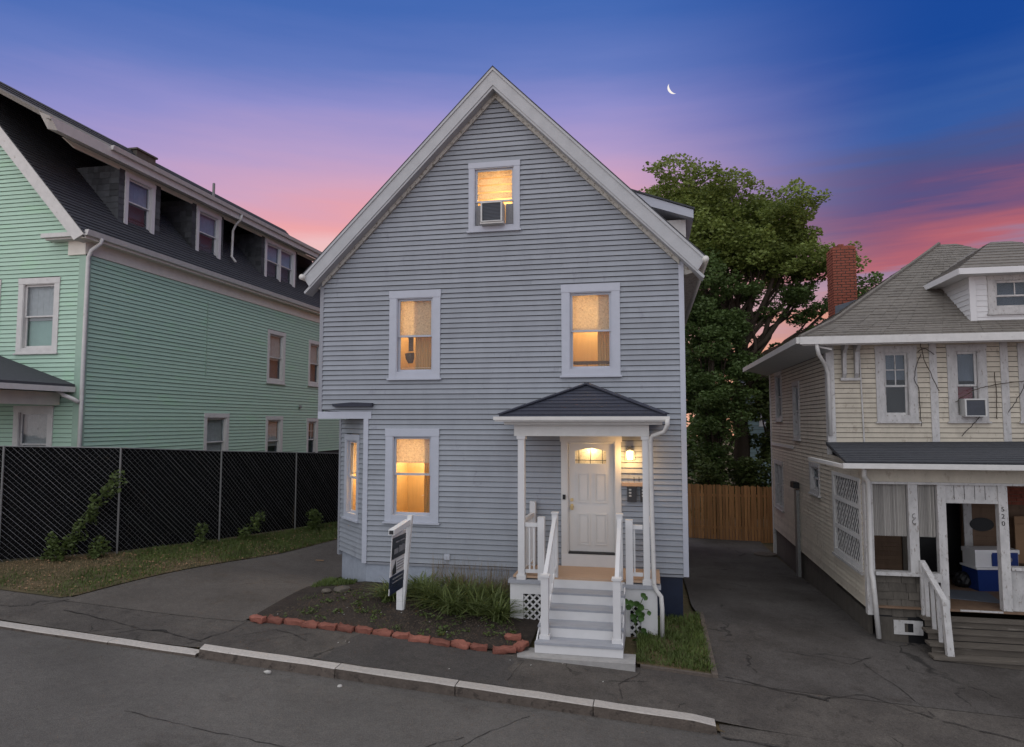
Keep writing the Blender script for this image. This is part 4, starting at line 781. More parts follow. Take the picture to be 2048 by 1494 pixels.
# street porch of the green house (its right end is in view)
mb = MB(); mb.add([(-13.12, 13.62, .86), (-13.12, 11.6, .86), (-15.4, 13.62, 1.62), (-15.4, 11.9, 1.62), (-20, 13.62, 1.62), (-20, 11.9, 1.62), (-20, 11.6, .86), (-13.12, 13.62, .80), (-13.12, 11.6, .80), (-20, 13.62, .8), (-20, 11.6, .8)], [(0, 2, 3, 1), (2, 4, 5, 3), (1, 3, 5, 6), (7, 8, 10, 9), (0, 1, 8, 7), (1, 6, 10, 8)]); mb.build('porch_roof', 'shingle_black', gh)
mb = MB(); mb.box((-13.20, 11.55, .68), (-13.08, 13.60, .80)); mb.box((-20, 11.5, .68), (-13.1, 11.6, .8)); mb.build('porch_gutter', 'weathered_white', gh)
mb = MB(); mb.box((-13.62, 11.7, .38), (-13.50, 13.6, .678)); mb.box((-20, 11.68, .38), (-13.62, 11.8, .678)); mb.box((-13.62, 11.7, -2.8), (-13.5, 11.82, .379)); mb.box((-20, 11.7, .66), (-13.62, 13.6, .678)); mb.build('porch_beam', 'beige_trim', gh)
mb = MB(); mb.box((-20.5, 13.8, -3.2), (-13.1, 13.9, 4.4)); mb.box((-20.5, 29.4, -3.2), (-13.1, 29.5, 4.4)); mb.build('inner_wall', 'green_trim', gh)
for y, z in ((23.8, .55), (25.5, 3.5)):
    mb = MB(); mb.tube([GS.p(y, z, .02), GS.p(y, z, .07), GS.p(y, z - .04, .10)], [.07, .06, .03], 8); mb.build('wall_vent', 'galvanized', gh)
# ------------------------------------------------------------------ chain-link fence with black privacy screen
cf = thing('chain_link_fence', (-10.6, 14.5, -2.9), 'tall black screened chain-link fence along the left driveway', 'fence')
FP = [(-13.9, 10.75), (-12.85, 11.66), (-11.26, 12.96), (-10.29, 15.1), (-9.67, 17.6), (-9.2, 20.2), (-9.0, 23)]
FT = [-.44, -.50, -.57, -.72, -.86, -1.0, -1.12]
for i, ((a, b), (ta, tb)) in enumerate(zip(zip(FP[:-1], FP[1:]), zip(FT[:-1], FT[1:]))):
    za, zb = H(*a), H(*b); d = (V(b) - V(a)); ln = d.length; d.normalize(); nrm = V((d.y, -d.x)); nrm = nrm if nrm.x > 0 else -nrm
    def P(u, v, off=0.): # u along 0..ln, v 0..1 up
        t = u / ln; q = V(a) + d * u + nrm * off; lo = za + (zb - za) * t; hi = ta + (tb - ta) * t; return V((q.x, q.y, lo + (hi - lo) * v))
    nn = 14; mb = MB()      # the fabric sags a little between its ties
    for k in range(nn):
        for r_ in range(6):
            s0, s1 = [.012 * math.sin((k + e) * 2.1 + r_) for e in (0, 1)]
            c0, c1 = [.012 * math.sin((k + e) * 2.1 + r_ + 1) for e in (0, 1)]
            u0, u1 = ln * k / nn, ln * (k + 1) / nn; v0, v1 = .02 + .975 * r_ / 6, .02 + .975 * (r_ + 1) / 6
            mb.hexa([P(u0, v0, s0 - .05), P(u1, v0, s1 - .05), P(u1, v0, s1 - .056), P(u0, v0, s0 - .056), P(u0, v1, c0 - .05), P(u1, v1, c1 - .05), P(u1, v1, c1 - .056), P(u0, v1, c0 - .056)])
    mb.build('privacy_screen', 'screen', cf)
    mb = MB(); h0 = (ta - za + tb - zb) / 2; step = .115
    for sgn in (1, -1):
        k = -h0
        while k < ln:
            t0, t1 = max(0, -k), min(h0, ln - k)
            if t1 - t0 > .05:
                p, q = (k + t0, t0 / h0), (k + t1, t1 / h0)
                if sgn < 0: p, q = (ln - p[0], p[1]), (ln - q[0], q[1])
                mid = ((p[0] + q[0]) / 2, (p[1] + q[1]) / 2); wv = random.uniform(-.012, .012); p, q = [(max(0, min(ln, e[0] + random.uniform(-.018, .018))), e[1]) for e in (p, q)]
                r_ = random.uniform(.0018, .0036) if sgn < 0 else .0009
                mb.tube([P(*p, -.012 + .006 * sgn), P(mid[0], mid[1], -.012 + wv + .006 * sgn), P(*q, -.012 + .006 * sgn)], r_, 3)
            k += step
    mb.build('wire_mesh', 'wire', cf, kind='stuff')
    mb = MB(); mb.tube([P(0, 1, 0), P(ln, 1, 0)], .011, 5); mb.build('top_wire', 'wire', cf)
    mb = MB(); mb.tube([V((a[0], a[1], za - .3)) + V((nrm.x, nrm.y, 0)) * .02, V((a[0], a[1], ta + .01)) + V((nrm.x, nrm.y, 0)) * .02], .020, 7); mb.build('post', 'galvanized', cf)

# ------------------------------------------------------------------ cream house on the right
rh = thing('clapboard_house', (7, 18, -4), 'weathered cream clapboard house with peeling trim and hipped roof on the right', 'house')
RXW, RYF, RYB, RPF = 3.70, 15.6, 22.7, 13.2
SF = FR((RXW, 0), (0, 1), (-1, 0)); UF = FR((0, RYF), (1, 0), (0, -1)); PF = FR((0, RPF), (1, 0), (0, -1))
sidew = [(20.75, 21.75, .02, 1.45), (18.4, 19.2, -.46, 1.03), (20.9, 22.2, -2.55, -1.15), (16.5, 17.45, -1.66, -.94)]
latt = (13.45, 15.40, -2.68, -1.02)
siding(rh, SF, -3.28, 1.45, .09, lambda z: (RPF + .12 if z < -.75 else RYF + .02, RYB), [hole(*q) for q in sidew] + [hole(*latt, e=.02)], 'cream_siding', 'gap_shade_backing', .022)
for i, q in enumerate(sidew): window(rh, SF, *q, cas=.10, meet=.5, shade=(.62, None, None, None)[i], trim='peeling_white', fill='gray_pane_fill', twin=(i == 2))
# upper front
ufw = [(4.64, 5.43, .0, 1.58), (6.0, 6.73, .0, 1.58), (7.30, 8.05, .0, 1.58)]
boards = [(5.67, 5.81), (6.98, 7.12)]
siding(rh, UF, -.45, 1.62, .103, lambda z: (RXW + .02, 11.4), [hole(*q) for q in ufw] + [(a, b, -.5, 1.7) for a, b in boards], 'cream_siding', 'gap_shade_backing', .022)
for i, q in enumerate(ufw): window(rh, UF, *q, cas=.15, casing_top=.13, meet=.47, shade=(.42, .45, None)[i], shade_mat='gray_pane_fill', trim='peeling_white', fill='dark_room', muntin=(2, None, None)[i])
for a, b in boards: part('pilaster', 'peeling_white', rh, UF, (a, b, -.42, 1.66, -.05, .03))
part('corner_board', 'peeling_white', rh, UF, (RXW - .03, RXW + .13, -.45, 1.66, -.1, .03)); part('corner_board', 'weathered_white', rh, SF, (RYB - .10, RYB + .03, -4.1, 1.45, -.1, .03)); part('corner_board', 'weathered_white', rh, SF, (RYF + .01, RYF + .13, -.7, 1.45, -.05, .026))
mb = MB(); mb.tube([UF.p(4.33, 1.62, .03), UF.p(4.35, .6, .03), UF.p(4.37, -.45, .03)], .016, 6); mb.build('conduit', 'peeling_white', rh)
mb = MB(); mb.tube([(3.35, 14.95, 1.60), (3.40, 15.0, 1.38), (3.62, 15.45, 1.20), (3.70, 15.53, 1.0), (3.71, 15.54, -.3)], .04, 8); mb.build('downspout', 'weathered_white', rh, smooth=True)
for u in (3.98, 4.22):
    mb = MB(); mb.prism([UF.p(u, 1.66, .02), UF.p(u, 1.66, .34), UF.p(u, 1.55, .32), UF.p(u, 1.45, .16), UF.p(u, 1.0, .12), UF.p(u, .92, .06), UF.p(u, .92, .02)], (.07, 0, 0)); mb.build('bracket', 'peeling_white', rh)
part('bracket_base', 'peeling_white', rh, UF, (3.94, 4.32, .86, .915, .02, .10))
# main hipped roof
EX, EY, EZ2 = 3.05, 15.0, 1.72; APX = (7.35, 19.25, 4.55); RXE = 12.2
flx = [(0, 0), (.25, .16), (1, 1)]
mb = MB()
def hip(t): # point on the front-left hip with flare
    zf = np.interp(t, [0, .2, 1], [0, .155, 1]); return V((EX + (APX[0] - EX) * t, EY + (APX[1] - EY) * t, EZ2 + (APX[2] - EZ2) * zf))
def hipr(t): zf = np.interp(t, [0, .2, 1], [0, .155, 1]); return V((RXE + (APX[0] + .4 - RXE) * t, EY + (APX[1] - EY) * t, EZ2 + (APX[2] - EZ2) * zf))
def hipb(t): zf = np.interp(t, [0, .2, 1], [0, .155, 1]); return V((EX + (APX[0] - EX) * t, 23.3 + (20.2 - 23.3) * t, EZ2 + (APX[2] - EZ2) * zf))
def hipbr(t): zf = np.interp(t, [0, .2, 1], [0, .155, 1]); return V((RXE + (APX[0] + .4 - RXE) * t, 23.3 + (20.2 - 23.3) * t, EZ2 + (APX[2] - EZ2) * zf))
T = [0, .2, .5, 1]
for A_, B_ in ((hip, hipr), (hipb, hip), (hipr, hipbr), (hipbr, hipb)):
    for t0, t1 in zip(T[:-1], T[1:]): mb.add([A_(t0), B_(t0), B_(t1), A_(t1)], [(0, 1, 2, 3)])
mb.add([hip(1), hipr(1), hipbr(1), hipb(1)], [(0, 1, 2, 3)]); mb.add([hip(0) - V((0, 0, .03)), hipr(0) - V((0, 0, .03)), hipbr(0) - V((0, 0, .03)), hipb(0) - V((0, 0, .03))], [(0, 3, 2, 1)])
rr2 = mb.build('roof', 'shingle_brown', rh)
nc = 36
for i in range(nc):
    t0, t1 = i / nc, (i + 1.06) / nc
    for A_, B_, nm in ((hip, hipr, 'f'), (hipb, hip, 'l')):
        a, b, c, d = A_(t0), B_(t0), B_(min(t1, 1)), A_(min(t1, 1)); n_ = (b - a).cross(d - a).normalized(); n_ = n_ if n_.z > 0 else -n_
        if nm == 'l' and i % 2: continue
        mb = MB(); k = 24 if nm == 'f' else 4      # ragged tabs along each course
        for q in range(k):
            s0, s1 = q / k, (q + 1) / k - .0008; j = random.uniform(.010, .022); e = (a - d) * random.uniform(-.06, .06)
            mb.hexa([a.lerp(b, s0) + e, a.lerp(b, s1) + e, d.lerp(c, s1), d.lerp(c, s0), a.lerp(b, s0) + e + n_ * j, a.lerp(b, s1) + e + n_ * j, d.lerp(c, s1) + n_ * .003, d.lerp(c, s0) + n_ * .003])
        mb.build('shingle_course', 'shingle_brown', rr2)
mb = MB(); mb.tube([hip(t) + V((-.0, -.0, .025)) for t in (0, .1, .2, .35, .5, .75, 1)], .045, 6); mb.build('hip_cap', 'shingle_brown', rr2)
mb = MB(); mb.box((EX - .02, EY - .10, EZ2 - .14), (RXE, EY - .001, EZ2 + .015)); mb.box((EX + .04, EY, EZ2 - .16), (RXE, EY + .06, EZ2 - .035)); mb.build('gutter', 'weathered_white', rh)
mb = MB(); mb.box((EX - .09, EY - .08, EZ2 - .12), (EX - .001, 23.3, EZ2 + .01)); mb.build('gutter', 'weathered_white', rh)
mb = MB(); mb.hexa([(EX + .02, EY + .07, EZ2 - .06), (RXE, EY + .07, EZ2 - .06), (RXE, RYF - .02, EZ2 - .04), (RXW - .02, RYF - .02, EZ2 - .04), (EX + .02, EY + .07, EZ2 - .04), (RXE, EY + .07, EZ2 - .04), (RXE, RYF - .02, EZ2 - .02), (RXW - .02, RYF - .02, EZ2 - .02)])
mb.hexa([(EX + .0, EY + .07, EZ2 - .09), (RXW - .02, EY + .07, 1.46), (RXW - .02, 23.2, 1.46), (EX, 23.2, EZ2 - .09), (EX + .0, EY + .07, EZ2 - .07), (RXW - .02, EY + .07, 1.5), (RXW - .02, 23.2, 1.5), (EX, 23.2, EZ2 - .07)]); mb.build('soffit', 'weathered_white', rh)
part('frieze', 'weathered_white', rh, UF, (RXW, 11.4, 1.62, 1.69, -.05, .02))
# chimney, brick by brick
CHX, CHY = 5.05, 20.3; ch0, ch1 = 2.6, 4.86
mb = MB(); mb.box((CHX + .01, CHY + .01, ch0), (CHX + .59, CHY + .66, ch1 - .02)); chm = mb.build('chimney', 'mortar', rh)
mb = MB(); nrw = 30
for r_ in range(nrw):
    z = ch0 + (ch1 - ch0) * r_ / nrw; zh = (ch1 - ch0) / nrw - .018; off = .0 if r_ % 2 else .11
    x = CHX - off
    while x < CHX + .60:
        a, b = max(x, CHX), min(x + .198, CHX + .60)
        if b - a > .03: j = random.uniform(0, .012); mb.box((a, CHY - j, z), (b, CHY + .05, z + zh))
        x += .22
    y = CHY - .11 + off
    while y < CHY + .67:
        a, b = max(y, CHY + .055), min(y + .198, CHY + .67)
        if b - a > .03: j = random.uniform(0, .012); mb.box((CHX - j, a, z), (CHX + .05, b, z + zh))
        y += .22
mb.build('brick', 'chimney_brick', chm, kind='stuff')
for k in range(4): # broken crown
    mb = MB(); x = CHX + .02 + k * .14; mb.box((x, CHY + .02, ch1 - .015), (x + .14, CHY + .4, ch1 + random.uniform(.02, .09))); mb.build('crown_brick', 'chimney_brick', chm)
mb = MB(); mb.prism([(CHX + .0, CHY - .03, 2.6), (CHX + .62, CHY - .03, 2.6), (CHX + .62, CHY - .03, 3.38), (CHX + .5, CHY - .03, 3.34), (CHX + .02, CHY - .03, 3.2)], (0, .012, 0)); mb.build('flashing', 'gray_pane_fill', chm)
# roof dormer
DF = FR((0, 15.7), (1, 0), (0, -1)); dmw = (6.86, 8.7, 2.22, 3.05)
siding(rh, DF, 2.02, 3.05, .11, lambda z: (6.55, 9.0), [hole(*dmw)], 'white_paint', 'white_paint', .014)
window(rh, DF, *dmw, cas=.13, meet=.45, trim='peeling_white', fill='gray_pane_fill', muntin=1, twin=True)
part('corner_board', 'white_paint', rh, DF, (6.52, 6.64, 2.0, 3.06, -.06, .03))
DC = FR((6.53, 0), (0, 1), (-1, 0)); zroof = lambda y: EZ2 + (APX[2] - EZ2) * np.interp((y - EY) / (APX[1] - EY), [0, .2, 1], [0, .155, 1])
for i in range(9):
    za, zb = 2.1 + i * .11, 2.1 + (i + 1) * .11 + .003
    if zb > 3.1: break
    ya = np.interp(za, [zroof(y) for y in np.linspace(15, 19, 30)], np.linspace(15, 19, 30)); yb = np.interp(zb, [zroof(y) for y in np.linspace(15, 19, 30)], np.linspace(15, 19, 30))
    mb = MB(); mb.hexa([DC.p(15.71, za, -.08), DC.p(max(ya, 15.75), za, -.08), DC.p(max(ya, 15.75), za, .016), DC.p(15.71, za, .016), DC.p(15.71, zb, -.08), DC.p(max(yb, 15.76), zb, -.08), DC.p(max(yb, 15.76), zb, .002), DC.p(15.71, zb, .002)]); mb.build('clapboard', 'white_paint', rh)
d0, d1, dy, dz_ = 6.22, 9.3, 15.35, 3.12
mb = MB(); ap1, ap2 = V((7.55, 17.0, 4.02)), V((7.95, 17.0, 4.02))
mb.add([(d0, dy, dz_), (d1, dy, dz_), ap2, ap1, (d0, 17.6, dz_), (d1, 17.6, dz_), (7.55, 19, 4.02), (7.95, 19, 4.02)], [(0, 1, 2, 3), (4, 0, 3, 6), (1, 5, 7, 2), (3, 2, 7, 6), (0, 4, 5, 1)]); dro = mb.build('dormer_roof', 'shingle_brown', rh)
for i in range(9):
    t0, t1 = i / 9, (i + 1.05) / 9; a, b, c, d = V((d0, dy, dz_)).lerp(ap1, t0), V((d1, dy, dz_)).lerp(ap2, t0), V((d1, dy, dz_)).lerp(ap2, min(1, t1)), V((d0, dy, dz_)).lerp(ap1, min(1, t1)); n_ = (b - a).cross(d - a).normalized()
    mb = MB(); mb.hexa([a, b, c, d, a + n_ * .02, b + n_ * .02, c + n_ * .003, d + n_ * .003]); mb.build('shingle_course', 'shingle_brown', dro)
    a, b, c, d = V((d0, 17.6, dz_)).lerp(ap1, t0), V((d0, dy, dz_)).lerp(ap1, t0), V((d0, dy, dz_)).lerp(ap1, min(1, t1)), V((d0, 17.6, dz_)).lerp(ap1, min(1, t1)); n_ = (b - a).cross(d - a).normalized()
    mb = MB(); mb.hexa([a, b, c, d, a + n_ * .02, b + n_ * .02, c + n_ * .003, d + n_ * .003]); mb.build('shingle_course', 'shingle_brown', dro)
mb = MB(); mb.box((d0 - .02, dy - .04, dz_ - .13), (d1, dy, dz_ - .005)); mb.box((d0 - .03, dy, dz_ - .13), (d0, 17.5, dz_ - .005)); mb.box((d0, dy, dz_ - .12), (d1, 15.7, dz_ - .09)); mb.box((d0, 15.7, dz_ - .12), (6.53, 17.4, dz_ - .09)); mb.build('dormer_eave', 'white_paint', rh)
# solid core of the house
mb = MB(); mb.box((RXW + .1, RYB - .1, -4.2), (11.4, RYB, 1.6)); mb.box((11.3, RYF, -4.2), (11.4, RYB, 1.6)); mb.build('rear_wall', 'cream_siding', rh)
mb = MB(); mb.box((RXW + .05, 15.8, -4.4), (RXW + .2, RYB, -3.285)); mb.box((RXW + .05, RPF + .3, -4.4), (RXW + .12, 15.8, -3.4)); mb.build('foundation', 'old_shingle', rh)
# porch roof, beam, posts
mb = MB(); mb.hexa([(3.30, 12.80, -.74), (12, 12.80, -.74), (12, RYF - .03, -.42), (3.62, RYF - .03, -.50), (3.30, 12.80, -.69), (12, 12.80, -.69), (12, RYF - .03, -.36), (3.62, RYF - .03, -.44)]); pr2 = mb.build('porch_roof', 'shingle_black', rh)
for i in range(12):
    t0, t1 = i / 12, (i + 1.03) / 12; a, b, c, d = V((3.28, 12.78, -.688)).lerp(V((3.62, RYF - .03, -.438)), t0), V((12, 12.78, -.688)).lerp(V((12, RYF - .03, -.358)), t0), V((12, 12.78, -.688)).lerp(V((12, RYF - .03, -.358)), min(1, t1)), V((3.28, 12.78, -.688)).lerp(V((3.62, RYF - .03, -.438)), min(1, t1))
    mb = MB(); n_ = V((0, 0, 1)); mb.hexa([a, b, c, d, a + n_ * .018, b + n_ * .018, c + n_ * .003, d + n_ * .003]); mb.build('shingle_course', 'shingle_black', pr2)
mb = MB(); mb.box((3.22, 12.70, -.80), (12, 12.79, -.715)); mb.box((3.22, 12.79, -.80), (3.29, 15.4, -.74)); mb.build('porch_gutter', 'weathered_white', rh)
part('porch_beam', 'cream_siding', rh, PF, (RXW - .02, 12, -1.05, -.755, -.12, .04)); part('porch_beam', 'cream_siding', rh, SF, (RPF + .12, RYF, -1.02, -.755, -.1, .02))
part('porch_ceiling', 'brown_board', rh, PF, (RXW + .1, 12, -.90, -.86, -2.35, -.13)); part('beam_molding', 'peeling_white', rh, PF, (RXW - .02, 12, -1.09, -1.052, -.12, .055))
for u0, u1, z0, nm in ((3.66, 3.80, -3.35, 0), (4.37, 4.52, -2.60, 1), (4.83, 4.96, -3.18, 2), (5.77, 5.91, -3.18, 3), (7.4, 7.55, -3.18, 4)): part('porch_post', 'peeling_white', rh, PF, (u0, u1, z0, -1.091, -.10, .03))
part('porch_post', 'weathered_white', rh, SF, (RPF + .0, RPF + .13, -3.3, -.76, -.06, .02))
part('door_header', 'peeling_white', rh, PF, (4.96, 5.77, -1.37, -1.092, -.06, .0), (4.96, 5.77, -1.40, -1.34, .001, .02))
mb = MB()
for u in (5.1, 5.26, 5.42, 5.58): PF.box(mb, u, u + .006, -1.335, -1.10, .001, .005)
mb.build('header_joint', 'cable', rh)
part('porch_sill', 'peeling_white', rh, PF, (3.80, 4.83, -2.66, -2.60, -.12, .07))
for i, (u0, u1) in enumerate(((3.80, 4.37), (4.52, 4.83))):
    bl = part('bamboo_blind', 'blind', rh, PF, (u0 + .01, u1 - .01, -1.99, -1.10, -.075, -.07)); n = int((u1 - u0) / .028)
    s_ = None
    for k in range(n):
        u = u0 + .015 + k * (u1 - u0 - .03) / n
        if s_ is None: s_ = part('reed', 'blind', bl, PF, (u, u + .018, -2.0, -1.095, -.07, -.058))
        else: copy_piece(s_, V((u + .009, WPOS[s_.name].y, -2.0)), bl)
# old dark shingles below the sill, each its own piece; loose white vent board
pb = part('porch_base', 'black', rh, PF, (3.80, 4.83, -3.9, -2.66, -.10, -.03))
for r_ in range(5):
    u = 3.81; za = -3.36 + r_ * .14
    while u < 4.8:
        w_ = min(random.uniform(.16, .30), 4.82 - u); t = random.uniform(.012, .03); q = random.uniform(-.01, .01); mb = MB()
        mb.hexa([PF.p(u, za + q, -.03), PF.p(u + w_ - .006, za + q, -.03), PF.p(u + w_ - .006, za + q, t - .03), PF.p(u, za + q, t - .03), PF.p(u, za + .145, -.03), PF.p(u + w_ - .006, za + .145, -.03), PF.p(u + w_ - .006, za + .145, -.024), PF.p(u, za + .145, -.024)]); mb.build('shingle', 'old_shingle', pb); u += w_
part('skirt_board', 'old_shingle', rh, PF, (3.82, 4.3, -3.85, -3.38, -.03, -.01))
part('vent_board', 'peeling_white', rh, PF, (4.07, 4.24, -3.66, -3.42, -.005, .012), (4.38, 4.53, -3.66, -3.42, -.005, .012), (4.24, 4.38, -3.66, -3.62, -.005, .012), (4.24, 4.38, -3.47, -3.42, -.005, .012))
mb = MB(); mb.tube([PF.p(3.60, -.78, .30), PF.p(3.62, -.95, .22), PF.p(3.72, -1.05, .08), PF.p(3.72, -2.6, .08), PF.p(3.74, -2.75, .10), PF.p(3.80, -3.72, .10)], .042, 8); mb.build('downspout', 'weathered_white', rh, smooth=True)
# side lattice screen of the porch
l0, l1, z0_, z1_ = latt; lf = part('lattice_frame', 'weathered_white', rh, SF, (l0, l0 + .12, z0_, z1_, -.03, .03), (l1 - .12, l1, z0_, z1_, -.03, .03), (l0 + .12, l1 - .12, z0_, z0_ + .1, -.03, .03), (l0 + .12, l1 - .12, z1_ - .07, z1_, -.03, .03), (l0 + .12, l1 - .12, -2.14, -2.07, -.03, .025), (l0 + .12, l1 - .12, -1.58, -1.51, -.03, .025))
mb = MB(); a0, a1, b0, b1 = l0 + .12, l1 - .12, z0_ + .1, z1_ - .07; wd, ht = a1 - a0, b1 - b0
for sgn in (1, -1):
    k = -ht * .6
    while k < wd:
        # slats leaning at about 60 degrees
        t0, t1 = max(0, -k / .6), min(ht, (wd - k) / .6)
        if t1 - t0 > .03:
            p, q = (a0 + k + .6 * t0, b0 + t0), (a0 + k + .6 * t1, b0 + t1)
            if sgn < 0: p, q = (a0 + a1 - p[0], p[1]), (a0 + a1 - q[0], q[1])
            mb.bar(SF.p(p[0], p[1], .004 * sgn), SF.p(q[0], q[1], .004 * sgn), .006, .026 if sgn > 0 else .010, up=(0, 1, 0))
        k += .125 if sgn > 0 else .24
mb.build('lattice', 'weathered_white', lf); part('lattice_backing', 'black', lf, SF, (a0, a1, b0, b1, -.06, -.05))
part('lattice_sill', 'peeling_white', rh, SF, (l0 - .05, l1 + .03, z0_ - .05, z0_ - .001, -.02, .06))
# porch floor, back wall with brick facing, doorway
part('porch_floor', 'brown_board', rh, PF, (RXW + .1, 12, -3.22, -3.185, -2.38, .05)); part('floor_edge', 'peeling_white', rh, PF, (5.1, 5.75, -3.21, -3.18, .051, .06))
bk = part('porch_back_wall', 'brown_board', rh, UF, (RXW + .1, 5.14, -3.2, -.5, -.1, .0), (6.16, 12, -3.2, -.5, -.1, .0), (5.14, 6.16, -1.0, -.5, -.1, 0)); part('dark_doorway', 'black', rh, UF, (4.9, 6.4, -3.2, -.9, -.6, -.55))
for k in range(17): part('plank', 'brown_board', bk, UF, (6.34, 9.0, -3.1 + k * .09, -3.1 + k * .09 + .082, .001, .012)); part('plank', 'brown_board', bk, UF, (3.8, 5.0, -3.1 + k * .09, -3.1 + k * .09 + .082, .001, .012))
mb = MB()
for r_ in range(9):
    for c in range(15): mb.hexa([UF.p(6.34 + c * .18 + (.09 if r_ % 2 else 0), -1.66 + r_ * .07, .001), UF.p(6.34 + c * .18 + .17 + (.09 if r_ % 2 else 0), -1.66 + r_ * .07, .001), UF.p(6.34 + c * .18 + .17 + (.09 if r_ % 2 else 0), -1.66 + r_ * .07, .02), UF.p(6.34 + c * .18 + (.09 if r_ % 2 else 0), -1.66 + r_ * .07, .02)] + [UF.p(6.34 + c * .18 + e + (.09 if r_ % 2 else 0), -1.66 + r_ * .07 + .06, dd) for e, dd in ((0, .001), (.17, .001), (.17, .02), (0, .02))])
mb.build('brick_facing', 'chimney_brick', bk, kind='stuff')
for u in (6.17, 5.02): part('door_casing', 'peeling_white' if u > 5.2 else 'old_shingle', rh, UF, (u, u + .15, -3.18, -1.2, .013, .05))
part('porch_apron_wall', 'peeling_white', rh, PF, (5.92, 7.4, -3.18, -2.50, -.08, .0)); part('porch_sill', 'peeling_white', rh, PF, (5.92, 7.4, -2.50, -2.45, -.12, .05))
# wooden steps
PSY = [(.05, .24, -3.30), (.20, .42, -3.46), (.38, .60, -3.62), (.56, .80, -3.77)]
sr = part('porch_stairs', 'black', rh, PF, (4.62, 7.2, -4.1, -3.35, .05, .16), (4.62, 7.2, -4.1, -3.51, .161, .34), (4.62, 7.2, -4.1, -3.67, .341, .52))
for i, (a, b, z) in enumerate(PSY): part('tread', 'step_wood', sr, PF, (4.46 - .02 * i, 7.4, z - .04, z, a, b)); part('riser', 'step_wood', sr, PF, (4.50 - .02 * i, 7.3, z - .15, z - .042, b - .07, b - .045))
mb = MB(); mb.bar(PF.p(4.55, -2.42, .05), PF.p(4.66, -2.92, .60), .09, .045); hr = mb.build('handrail', 'peeling_white', rh)
mb = MB(); mb.bar(PF.p(4.68, -3.77, .68), PF.p(4.66, -2.90, .60), .10); mb.build('newel_post', 'peeling_white', rh)
for k in range(3): mb = MB(); mb.bar(PF.p(4.57 + .03 * k, -3.30 - .16 * k, .14 + .17 * k), PF.p(4.57 + .03 * k, -2.46 - .13 * k, .10 + .15 * k), .06, .03); mb.build('baluster', 'peeling_white', hr)
part('newel_post', 'peeling_white', rh, PF, (4.50, 4.58, -3.30, -2.38, .031, .09)); part('stair_rail_head', 'peeling_white', rh, PF, (4.581, 4.83, -2.74, -2.62, .031, .08))
for i, c_ in enumerate('520'): text(c_, .11, 'cable', PF.p(5.80, -1.52 - i * .12, .032), rh, 'house_number')
for k in range(2): mb = MB(); mb.tube([PF.p(4.445 + (.02 + .012 * q / 8) * math.cos(q * .9), -1.60 - .10 * k - .012 * q * .8 + .02 * math.sin(q * .9), .034) for q in range(9)], .005, 4); mb.build('scrollwork', 'cable', rh)
# conduits and drooping cables on the upper front
for j, pts in enumerate(([(5.50, 1.60, .06), (5.58, 1.2, .10), (5.80, .62, .12)], [(5.50, 1.40, .06), (5.36, .95, .08), (5.44, .60, .06), (5.46, -.1, .05)], [(5.44, 1.44, .06), (5.58, 1.5, .08), (5.75, 1.38, .08)], [(6.1, .40, .08), (6.4, .62, .16), (6.75, .72, .08), (7.4, .82, .1)], [(7.38, .76, .1), (7.2, .45, .14), (7.05, .18, .1)], [(6.60, .18, .06), (6.45, .0, .1), (6.2, -.3, .06)], [(6.86, 1.0, .05), (6.87, .5, .05), (6.86, .05, .05)])):
    mb = MB(); mb.tube(smooth_path([UF.p(*p) for p in pts], 6, .012), .008, 5); mb.build('cable', 'cable' if j % 3 else 'bark', rh)
part('pipe_chase', 'galvanized', rh, SF, (18.75, 19.0, -3.95, -1.75, .016, .09)); part('sensor_lamp', 'black', rh, SF, (18.7, 19.1, -1.70, -1.55, .02, .16))
part('wall_recess', 'weathered_white', rh, SF, (19.3, 22.6, -.72, -.64, .012, .05))
ac(UF, 6.22, 6.62, .10, .46, .22, 'white air conditioner in an upper window of the cream house')
part('red_curtain', 'red_cloth', rh, UF, (6.2, 6.52, .46, .72, -.16, -.15))
mb = MB(); mb.tube([UF.p(6.49, -1.98, .06), UF.p(6.49, -1.98, .045)], .22, 20); o = mb.build('wall_mirror', 'black', None, 'dark round disc hanging on the wall of the cream house porch', 'wall mirror')
o.scale = (1.0, 1, .62)
# coolers on the right porch
ck = thing('cooler', (5.80, 14.55, -3.185), 'large blue cooler tub with white rim standing on the cream house porch', 'cooler')
CFR = FR((5.98, 14.62), (.98, .18), (.18, -.98))
mb = MB(); mb.hexa([CFR.p(.03, -3.185, 0), CFR.p(.82, -3.185, 0), CFR.p(.82, -3.185, -.42), CFR.p(.03, -3.185, -.42), CFR.p(0, -2.78, .02), CFR.p(.85, -2.78, .02), CFR.p(.85, -2.78, -.45), CFR.p(0, -2.78, -.45)]); mb.build('tub', 'cooler_blue', ck); part('rim', 'plastic_white', ck, CFR, (-.02, .87, -2.779, -2.745, -.47, .04))
c2 = thing('cooler', (5.80, 14.5, -2.744), 'small white cooler with blue front set on top of the large blue cooler', 'cooler')
part('body', 'plastic_white', c2, CFR, (.0, .8, -2.744, -2.50, -.40, -.02)); part('lid', 'plastic_white', c2, CFR, (-.015, .815, -2.499, -2.42, -.415, .0)); fr_ = part('front_panel', 'cooler_blue', c2, CFR, (.30, .78, -2.72, -2.47, -.019, .004))
mb = MB(); mb.tube([CFR.p(.62, -2.60, .005), CFR.p(.62, -2.60, .012)], .05, 14); mb.build('emblem', 'sign_grey', fr_)
